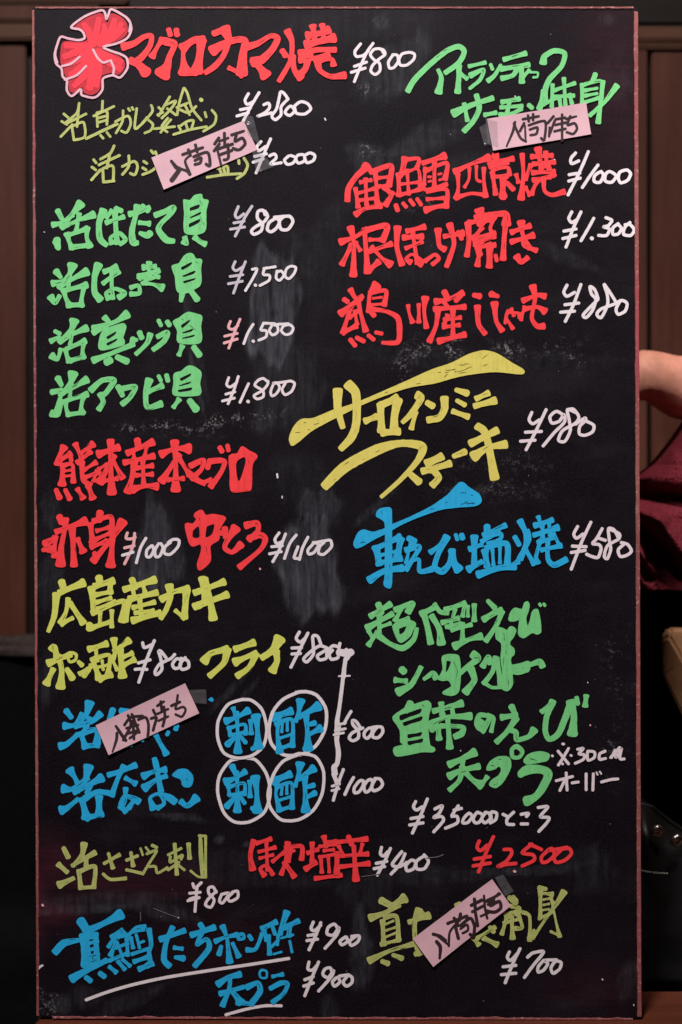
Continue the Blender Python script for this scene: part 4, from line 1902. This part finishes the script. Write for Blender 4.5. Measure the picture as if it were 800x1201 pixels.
L('written_price','white','white price of 700 at the lower right of the board',flare=0)
T(560,1020,4,15,"""
150,385 140,410 155,425 185,395
200,370 170,430 130,530
120,455 180,448
112,492 180,485
235,410 260,390 310,385 260,450 220,505
310,425 285,455 285,480 310,470 330,440 315,425 370,422
365,430 345,460 355,485 385,465 392,435 365,428""")
S(((484,1100.5),(577,1030.5),(599,1061.5),(508,1133)),'pink paper slip over the olive line at the bottom right',(420,1020,4,16),"""
352,300 385,310 410,330
368,335,18 385,360 382,412,12
375,310,12 425,350
420,250 510,215
450,225 470,260
480,205 475,235
470,240,12 430,290 425,355
455,260 470,320
480,260 525,225 545,260 540,310 525,300
480,275,12 510,255 515,280 490,295
545,135 550,185
535,195,14 590,165
550,200 560,260
530,165 580,140
590,120,12 595,180 605,225
575,215,12 620,195
610,160 660,105,10
600,145 665,110,12
635,140 620,165 660,145 668,175 640,195 600,190""")
flush()
# small stray marks on the board
bm = bmesh.new()
L('stray_mark', 'white', 'stray white dots and nicks of chalk on the board')
T(0, 0, 1, 1.2, """
1.6 381,139 382,141
1.0 650,187 650.6,187.6
1.4 604,113 604.5,113.4
1.0 52,272 52.5,272.6
1.2 437,718 437.5,718.6
1.0 689,800 689.5,800.8
1.2 540,880 540.4,880.5
1.5 209,1076 209.6,1076.2
ft .8 180,1065 195,1071 209,1076
2.4 44,1131 46,1134 50,1132
2.6 45,1136 48,1133
ft 1.0 500,1006 512,1005 520,1002
ft .8 424,1028 445,1025
2.2 325,556 325.6,560
1.4 331,582 331,584
ft .8 165,1070 165,1080
1.2 706,1148 707,1149
1.2 743,1178 743.4,1179
""")
L('stray_mark', 'pink', 'pink dots at the lower edge of the board')
T(0, 0, 1, 1.6, """
2.6 50,1061 50.6,1062
3 603,1021.5 604,1022
1.6 588,795 588.5,796
1.6 692,850 692.4,850.8
2 305,667 305.4,667.6
""")
flush()
for o_ in board.children:
    if o_.name.startswith('stray_mark'): o_['kind'] = 'stuff'

# ---------------- pink paper slips ----------------
def make_slip(corners, label, tr, text, k):
    tl, tr_, br, bl_ = [Vector(c) for c in corners]
    ux = tr_ - tl; uy = bl_ - tl; W = ux.length; H = uy.length; ex = ux / W; ey = uy / H; cx, cy = (tl + br) / 2
    root = tag(empty('paper_slip', wx(cx, cy, -.0025)), label, 'paper slip', 'pink paper slips stuck on the menu board')
    RL = root.location
    lift = [.0016, .0009, .0008, .0014]
    def surf(x, y, h, extra=0.0):
        d = Vector((x, y)) - tl; u = d.dot(ex) / W; v = d.dot(ey) / H
        z = .0020 + .0009 * math.sin(u * 5 + k) * (v - .3) + .0006 * math.cos(v * 4 + k)
        z += lift[k % 4] * (1 - u) ** 4 * (v * .7 + .3) + lift[(k + 1) % 4] * u ** 5 * (1 - v * .4)
        p = wx(x, y, -(z + h + .0008)); return (p[0] - RL.x, p[1] - RL.y, p[2] - RL.z)
    nu_, nv_ = 28, 10; vs = []; fs = []
    for side in (0, 1):
        for j in range(nv_ + 1):
            for i in range(nu_ + 1):
                u, v = i / nu_, j / nv_; p = (tl * (1 - u) + tr_ * u) * (1 - v) + (bl_ * (1 - u) + br * u) * v
                jx = .12 * noise.noise(Vector((u * 9, v * 9, k))); vs.append(surf(p.x + jx, p.y + jx, 0 if side == 0 else -.00025))
    n1 = (nu_ + 1) * (nv_ + 1); I = lambda i, j: j * (nu_ + 1) + i
    for j in range(nv_):
        for i in range(nu_):
            fs.append((I(i, j), I(i, j + 1), I(i + 1, j + 1), I(i + 1, j))); fs.append(tuple(n1 + q for q in (I(i, j), I(i + 1, j), I(i + 1, j + 1), I(i, j + 1))))
    rim = [I(i, 0) for i in range(nu_)] + [I(nu_, j) for j in range(nv_)] + [I(i, nv_) for i in range(nu_, 0, -1)] + [I(0, j) for j in range(nv_, 0, -1)]
    for a, b in zip(rim, rim[1:] + rim[:1]): fs.append((a, b, n1 + b, n1 + a))
    obj('paper', vs, fs, M_PAPER, root, False)
    ink = Ink('ink', 0.0, 0, surf=lambda x, y, h: surf(x, y, h + .00012)); parse(ink, *tr, text)
    ink.build('lettering', root)
    return root, surf
for k, s_ in enumerate(SLIPS):
    root, surf = make_slip(*s_, k)
    RL = root.location
    tapes = {0: [[(286, 135), (297, 138), (306, 172), (291, 158), ], [(304, 176), (322, 196), (301, 203), (296, 178)]],
             1: [[(569, 139), (583, 143), (584, 174), (572, 170)], [(562, 150), (571, 145), (575, 168), (568, 172)]],
             2: [[(222, 809), (242, 808), (243, 825), (229, 824)]],
             3: [[(580, 1028), (590, 1025), (602, 1044), (592, 1050)]]}[k]
    for tp in tapes:
        n = 8; vs = []; fs = []
        for j in range(n + 1):
            for i in range(n + 1):
                u, v = i / n, j / n
                x = (tp[0][0] * (1 - u) + tp[1][0] * u) * (1 - v) + (tp[3][0] * (1 - u) + tp[2][0] * u) * v
                y = (tp[0][1] * (1 - u) + tp[1][1] * u) * (1 - v) + (tp[3][1] * (1 - u) + tp[2][1] * u) * v
                p = surf(x, y, .0006 + .0007 * noise.noise(Vector((x * .13, y * .13, k)))); vs.append(p)
        for j in range(n):
            for i in range(n): a = j * (n + 1) + i; fs.append((a, a + n + 1, a + n + 2, a + 1))
        obj('tape', vs, fs, M_TAPE, root)

# ---------------- the table the board stands on ----------------
TZ = wx(0, 1196.5)[2]
def plank_top(x0, x1, y0, y1):
    bm = bmesh.new(); box(bm, x0, x1, y0, y1, TZ - .035, TZ, .004, 3); return bm
tbl = tag(empty('wooden_table', (0, 0, TZ)), 'reddish brown wooden table top under the menu board', 'table')
bm = plank_top(-.358, 1.1, -.55, .135); o = objbm('table_top', bm, M_TABLE, tbl); o.location = (0, 0, -TZ)
for x, y in ((-.30, -.48), (-.30, .08), (1.04, -.48), (1.04, .08)):
    bm = bmesh.new(); box(bm, x - .025, x + .025, y - .025, y + .025, TZ - .74, TZ - .0355, .003); o = objbm('leg', bm, M_TABLE, tbl); o.location = (0, 0, -TZ)
FZ = TZ - .74
bm = bmesh.new(); box(bm, -3, 3, -3.5, 3.2, FZ - .05, FZ); tag(objbm('floor', bm, M_DARKWOOD), kind='structure')

# ---------------- wooden partition behind ----------------
PY0 = 1.0
part = tag(empty('wooden_partition', (0, PY0, FZ)), 'brown wooden panelled partition behind the menu board with rails along its top', 'partition')
def pbox(name, a, b, Y, dep, m, bev=.003):
    p, q_ = at(a[0], a[1], Y), at(b[0], b[1], Y)
    bm = bmesh.new(); box(bm, min(p.x, q_.x), max(p.x, q_.x), Y, Y + dep, max(FZ + .001, min(p.z, q_.z)), max(p.z, q_.z), bev)
    o = objbm(name, bm, m, part); o.location = (-part.location.x, -part.location.y, -part.location.z); return o
pbox('panel', (-260, 44), (30, 1700), PY0 + .02, .02, M_PANEL)
pbox('panel', (44, 44), (330, 1700), PY0 + .021, .02, M_PANEL)
pbox('panel', (338, 44), (700, 1700), PY0 + .02, .02, M_PANEL)
pbox('stile', (704, 57), (759, 1700), PY0 + .012, .03, M_PANEL)
pbox('panel', (764.5, 58), (1150, 1700), PY0 + .02, .02, M_PANEL)
pbox('backing', (-300, 40), (1180, 1705), PY0 + .05, .02, M_DARKWOOD, 0)
pbox('rail', (700, 30.5), (1180, 47.5), PY0, .045, M_RAIL, .004)
pbox('rail', (700, 48.5), (1180, 56.5), PY0 + .006, .04, M_RAIL, .004)
pbox('rail', (-300, 27), (699, 46), PY0, .045, M_RAIL, .004)
pbox('rail', (-300, 4), (118, 24.5), PY0 + .015, .035, M_PANEL, .004)
pbox('rail', (-300, -30), (150, 3), PY0 + .01, .035, M_RAIL, .004)
pbox('upper_board', (-300, -260), (149, -31), PY0 + .022, .02, M_DARKWOOD, .004)
pbox('upper_board', (151, -260), (1180, 26), PY0 + .04, .02, M_DARKWOOD, 0)

# ---------------- black bench with cushions ----------------
def blob(name, c, r, m, parent=None, seed=0, amp=.08, sub=4, sq=2.6):
    bm = bmesh.new(); bmesh.ops.create_icosphere(bm, subdivisions=sub, radius=1)
    for v in bm.verts:
        d = v.co.normalized(); k = (abs(d.x) ** sq + abs(d.y) ** sq + abs(d.z) ** sq) ** (-1 / sq)
        n_ = noise.noise(d * 1.7 + Vector((seed, 0, 0))) * amp + noise.noise(d * 5 + Vector((seed, 3, 0))) * amp * .25
        v.co = Vector((d.x * r[0], d.y * r[1], d.z * r[2])) * k * (1 + n_) + Vector(c)
    return objbm(name, bm, m, parent, True)
bench = tag(empty('bench', (0, .8, FZ)), 'black upholstered bench along the foot of the brown partition', 'bench')
p = at(0, 764, .93)
bm = bmesh.new(); box(bm, -1.6, -.02, .80, .985, FZ + .42, p.z, .03, 4); o = objbm('backrest', bm, M_CUSHION, bench); o.location = (0, -.8, -FZ)
p2 = at(0, 722, .93)
bm = bmesh.new(); box(bm, 0.0, 1.9, .80, .985, FZ + .42, p2.z, .03, 4); o = objbm('backrest', bm, M_CUSHION, bench); o.location = (0, -.8, -FZ)
bm = bmesh.new(); box(bm, -1.6, 1.9, .45, .985, FZ + .001, FZ + .415, .02, 3); o = objbm('seat', bm, M_CUSHION, bench); o.location = (0, -.8, -FZ)
c = at(18, 757, .88)
o = blob('folded_cloth', (c.x + .06, .86, c.z), (.16, .05, .020), M_GREYCLOTH, None, 3, .25)
tag(o, 'crumpled grey cloth lying on the black bench back at the left', 'cloth')
c = at(-10, 1160, .55)
o = blob('cushion', (c.x, .62, c.z - .02), (.20, .09, .14), M_CUSHION, None, 6, .1); tag(o, 'dark round cushion at the lower left of the menu board', 'cushion')

# ---------------- pale wooden chair at the right ----------------
chair = tag(empty('wooden_chair', at(840, 760, .42)), 'pale wooden chair corner at the right, under the maroon shirt', 'chair')
CL = chair.location
Y1 = .40
sil = [(783, 736), (778, 741), (776.5, 750), (776.5, 788), (779, 795), (812, 862), (870, 900), (870, 736)]
ridge = [(787, 741), (784.5, 750), (800, 789), (840, 870)]
bm = bmesh.new()
A = [at(x, y, Y1 + .022) for x, y in sil]; Bk = [at(x, y, Y1 + .10) for x, y in sil]
R = [at(787, 738, Y1 + .004), at(785, 746, Y1), at(803, 778, Y1), at(838, 845, Y1), at(865, 870, Y1 + .004), at(865, 740, Y1 + .004)]
va = [bm.verts.new(v) for v in A]; vb = [bm.verts.new(v) for v in Bk]; vr = [bm.verts.new(v) for v in R]
for i in range(8): j = (i + 1) % 8; bm.faces.new((va[i], vb[i], vb[j], va[j]))
bm.faces.new(vb[::-1]); bm.faces.new((vr[0], vr[1], vr[2], vr[3], vr[4], vr[5]))
for f in ((va[0], va[1], vr[0]), (va[1], va[2], vr[1], vr[0]), (va[2], va[3], vr[1]), (va[3], va[4], vr[2], vr[1]), (va[4], va[5], vr[3], vr[2]), (va[5], va[6], vr[4], vr[3]), (va[6], va[7], vr[5], vr[4]), (va[7], va[0], vr[0], vr[5])): bm.faces.new(f)
bmesh.ops.recalc_face_normals(bm, faces=bm.faces)
bmesh.ops.bevel(bm, geom=[e for e in bm.edges], offset=.0035, segments=3, affect='EDGES')
o = objbm('armrest', bm, M_CHAIR, chair); o.location = -CL
s0 = at(850, 980, .55)
bm = bmesh.new(); box(bm, s0.x - .03, s0.x + .40, .42, .80, FZ + .40, FZ + .44, .01); o = objbm('seat', bm, M_CHAIR, chair); o.location = -CL
for x, y in ((s0.x, .45), (s0.x + .37, .45), (s0.x, .77), (s0.x + .37, .77)):
    bm = bmesh.new(); box(bm, x - .018, x + .018, y - .018, y + .018, FZ + .001, FZ + .399, .004); o = objbm('leg', bm, M_CHAIR, chair); o.location = -CL
pa = at(858, 890, Y1 + .06)
bm = bmesh.new(); box(bm, s0.x + .02, s0.x + .05, .45, .48, FZ + .441, pa.z + .005, .004); o = objbm('arm_post', bm, M_CHAIR, chair); o.location = -CL

# ---------------- person in maroon ----------------
def skin_mesh(name, joints, edges, m, parent, sub=2, root=0):
    me = bpy.data.meshes.new(name); me.from_pydata([j[0] for j in joints], edges, []); me.update()
    o = bpy.data.objects.new(name + '_cage', me); COL.objects.link(o)
    md = o.modifiers.new('s', 'SKIN'); md.use_smooth_shade = True
    for i, j in enumerate(joints):
        r = j[1]; me.skin_vertices[0].data[i].radius = (r, r) if isinstance(r, (int, float)) else r
        me.skin_vertices[0].data[i].use_root = i == root
    sb = o.modifiers.new('b', 'SUBSURF'); sb.levels = sub; sb.render_levels = sub
    dg = bpy.context.evaluated_depsgraph_get(); me2 = bpy.data.meshes.new_from_object(o.evaluated_get(dg))
    bpy.data.objects.remove(o); me2.name = name; me2.materials.clear()
    for p_ in me2.polygons: p_.use_smooth = True
    return link(name, me2, m, parent)
person = tag(empty('person', (0, 0, FZ)), 'seated person in a maroon towelling shirt, bare elbow behind the right edge of the board', 'person')
def J(px, py, Y, r): v = at(px, py, Y); return ((v.x, v.y, v.z - FZ), r)
joints = [J(900, 660, .62, .10),      # 0 pelvis
          J(915, 540, .62, .105),     # 1 waist
          J(925, 430, .62, .115),     # 2 chest
          J(930, 330, .62, .06),      # 3 neck base
          J(925, 270, .62, .050),     # 4 neck
          J(915, 225, .61, .075),     # 5 head
          J(910, 165, .61, .085),     # 6 crown
          J(885, 400, .56, .055),     # 7 near shoulder
          J(806, 468, .51, .0560),    # 8 upper arm
          J(756, 432, .46, .0400),    # 9 elbow
          J(700, 470, .46, .032),     # 10 forearm
          J(640, 500, .44, .026),     # 11 wrist
          J(600, 505, .43, .030),     # 12 palm
          J(955, 400, .74, .055),     # 13 far shoulder
          J(890, 520, .80, .042), J(830, 640, .78, .035), J(740, 640, .72, .028), J(700, 645, .70, .030),
          J(800, 720, .58, .075), J(690, 740, .52, .06), J(690, 1000, .52, .045), J(690, 1200, .52, .04),
          J(830, 730, .74, .075), J(720, 750, .74, .06), J(720, 1000, .74, .045), J(720, 1200, .74, .04)]
edges = [(0, 1), (1, 2), (2, 3), (3, 4), (4, 5), (5, 6), (2, 7), (7, 8), (8, 9), (9, 10), (10, 11), (11, 12), (2, 13), (13, 14), (14, 15), (15, 16), (16, 17),
         (0, 18), (18, 19), (19, 20), (20, 21), (0, 22), (22, 23), (23, 24), (24, 25)]
for hx, hy, hY, sg in ((600, 505, .43, 1), (700, 645, .70, 1)):
    base = 12 if hY == .43 else 17
    for q_, (dx, dy, dY, ln) in enumerate(((-34, -12, -.02, 30), (-38, -4, -.005, 34), (-37, 4, .01, 32), (-32, 11, .022, 26), (-14, -22, -.02, 18))):
        a = len(joints); joints.append(J(hx + dx * .6, hy + dy * .9, hY + dY, .0085)); joints.append(J(hx + dx * .6 - ln * .5, hy + dy, hY + dY, .0078)); joints.append(J(hx + dx * .6 - ln * .8, hy + dy + 10, hY + dY, .0068))
        edges += [(base, a), (a, a + 1), (a + 1, a + 2)]
skin_mesh('body', joints, edges, M_SKIN, person)
# shirt: a draped cloth round the torso, with folds
def shirt_surface():
    nu_, nv_ = 240, 240; vs = []; fs = []
    for j in range(nv_ + 1):
        v = j / nv_
        for i in range(nu_ + 1):
            u = i / nu_
            # left silhouette on the picture plane as a function of height
            py = 440 + 252 * v
            prof = [(440, 830), (470, 815), (500, 796), (520, 782), (545, 762), (560, 742), (600, 716), (640, 700), (692, 700)]
            for (a0, b0), (a1, b1) in zip(prof, prof[1:]):
                if a0 <= py <= a1 or a1 == 692: 
                    t = (py - a0) / (a1 - a0); left = b0 + (b1 - b0) * t
                    if py <= a1: break
            px = left + (985 - left) * (.25 * u + .75 * u ** 2.2)
            ang = u * math.pi / 2
            Y = .60 - .17 * math.sin(u * math.pi) - .02
            # big folds fall from the upper left to the lower right
            def fold(ax, ay, bx, by, wd, hgt):
                dx, dy = bx - ax, by - ay; L2 = math.hypot(dx, dy); s_ = ((px - ax) * dx + (py - ay) * dy) / L2; d_ = ((px - ax) * dy - (py - ay) * dx) / L2
                fall = max(0.0, min(1.0, (s_ + 12) / 15)) * max(0.0, min(1.0, (L2 + 10 - s_) / 15))
                return hgt * math.exp(-(d_ / wd) ** 2) * fall
            Y -= fold(740, 595, 775, 612, 7, .024) + fold(770, 606, 815, 665, 9, .034) + fold(742, 632, 764, 668, 6, .022) + fold(735, 660, 760, 690, 6, .018)
            Y += fold(735, 576, 830, 590, 10, .050) + fold(748, 620, 800, 680, 8, .050) + fold(740, 652, 762, 676, 3, .016)
            Y -= fold(745, 560, 812, 500, 14, .030)
            Y -= .004 * noise.noise(Vector((px * .06, py * .06, 2)))
            Y += .0022 * noise.noise(Vector((px * .55, py * .55, 5))) + .0012 * noise.noise(Vector((px * 1.1, py * 1.1, 8)))
            p_ = at(px, py, Y); vs.append((p_.x, p_.y, p_.z - FZ))
    for j in range(nv_):
        for i in range(nu_): a = j * (nu_ + 1) + i; fs.append((a, a + nu_ + 1, a + nu_ + 2, a + 1))
    n0 = len(vs)
    for i in range(n0): vs.append((vs[i][0] + .01, vs[i][1] + .02 + .30 * (1 - abs(2 * ((i % (nu_ + 1)) / nu_) - 1)), vs[i][2]))
    for f in list(fs): fs.append(tuple(n0 + q_ for q_ in f[::-1]))
    ring = [i for i in range(nu_)] + [(nu_ + 1) * j + nu_ for j in range(nv_)] + [(nu_ + 1) * nv_ + i for i in range(nu_, 0, -1)] + [(nu_ + 1) * j for j in range(nv_, 0, -1)]
    for a, b in zip(ring, ring[1:] + ring[:1]): fs.append((a, b, n0 + b, n0 + a))
    return vs, fs
vs, fs = shirt_surface(); obj('shirt', vs, fs, M_SHIRT, person, True)
tr = [(j[0], j[1] * 1.16) for j in joints[18:26]] + [(joints[0][0], .12)]
skin_mesh('trousers', tr, [(8, 0), (0, 1), (1, 2), (2, 3), (8, 4), (4, 5), (5, 6), (6, 7)], M_CUSHION, person, root=8)
h = joints[6][0]; hb = blob('hair', (h[0] + .01, h[1], h[2] + .01), (.095, .10, .10), M_HAIR, person, 4, .06, 4, 2)

# ---------------- black bag with snaps at the lower right ----------------
bag = tag(empty('black_bag', at(810, 1060, .30)), 'black leather bag with two round metal snaps, lower right beside the board', 'bag')
GL = bag.location
prof = [(690, 950), (720, 945), (740, 943), (752, 943), (762, 945), (768, 949), (776, 956), (788, 965), (800, 973), (820, 984), (850, 994), (900, 1002)]
nl = len(prof) * 6; vs = []; fs = []
sm = cat([(x, y, 0) for x, y in prof], 5)
rows = 26
for i, (x, y, _) in enumerate(sm):
    for j in range(rows + 1):
        v = j / rows; py = y + (1155 - y) * v
        Y = .34 - .05 * math.sin(min(1, v * 5) * math.pi / 2) - .02 * v + .012 * math.exp(-((x - 752) / 10) ** 2) * 0
        Y -= .016 * math.exp(-((x + (py - 943) * -.16 - 752) / 9) ** 2) * max(0, 1 - v * 1.6)       # a soft fold
        Y += .004 * noise.noise(Vector((x * .03, py * .02, 3)))
        p_ = at(x, py, Y); vs.append(tuple(p_ - GL))
for i in range(len(sm) - 1):
    for j in range(rows): a = i * (rows + 1) + j; fs.append((a, a + 1, a + rows + 2, a + rows + 1))
n0 = len(vs)
for i in range(n0): vs.append((vs[i][0], vs[i][1] + .09, vs[i][2]))
for f in list(fs): fs.append(tuple(n0 + q_ for q_ in f[::-1]))
R1 = rows + 1; C = len(sm)
ring = [i * R1 for i in range(C - 1)] + [(C - 1) * R1 + j for j in range(rows)] + [i * R1 + rows for i in range(C - 1, 0, -1)] + [j for j in range(rows, 0, -1)]
for a, b in zip(ring, ring[1:] + ring[:1]): fs.append((a, b, n0 + b, n0 + a))
obj('bag_body', vs, fs, M_BLACK, bag, True)
tp = [at(x, y, .335) for x, y, _ in sm]
me_j = [(tuple(p_ - GL), .0032) for p_ in tp[::3]]
skin_mesh('piping', me_j, [(i, i + 1) for i in range(len(me_j) - 1)], M_BLACK, bag, 1)
for (sx, sy) in ((771, 975), (794, 986)):
    bm = bmesh.new(); prof_ = [(0, -.002), (.0035, -.0018), (.0050, .0), (.0062, -.0028), (.0078, -.0030), (.0088, 0), (.0088, .002)]
    vr_ = []
    for r_, y_ in prof_:
        vr_.append([bm.verts.new((r_ * math.cos(t * math.tau / 24), y_, r_ * math.sin(t * math.tau / 24))) for t in range(24)] if r_ else [bm.verts.new((0, y_, 0))])
    for a, b in zip(vr_, vr_[1:]):
        for t in range(24):
            u = (t + 1) % 24
            bm.faces.new((a[0], b[t], b[u]) if len(a) == 1 else (a[t], b[t], b[u], a[u]))
    bmesh.ops.recalc_face_normals(bm, faces=bm.faces)
    o = objbm('snap', bm, M_METAL, bag, True); o.location = at(sx, sy, .272) - GL
    o.rotation_euler = (math.radians(20), 0, math.radians(15))
bm = bmesh.new()
for i in range(16):
    x = 751 + i * 2.1; y = 1020.5 + 3.6 * (1 - ((31 - i * 2.1) / 31) ** 2) ; p_ = at(x, y, .252) - GL
    box(bm, p_.x - .0007, p_.x + .0007, p_.y - .0006, p_.y + .0006, p_.z - .0004, p_.z + .0004)
objbm('stitching', bm, M_THREAD, bag)
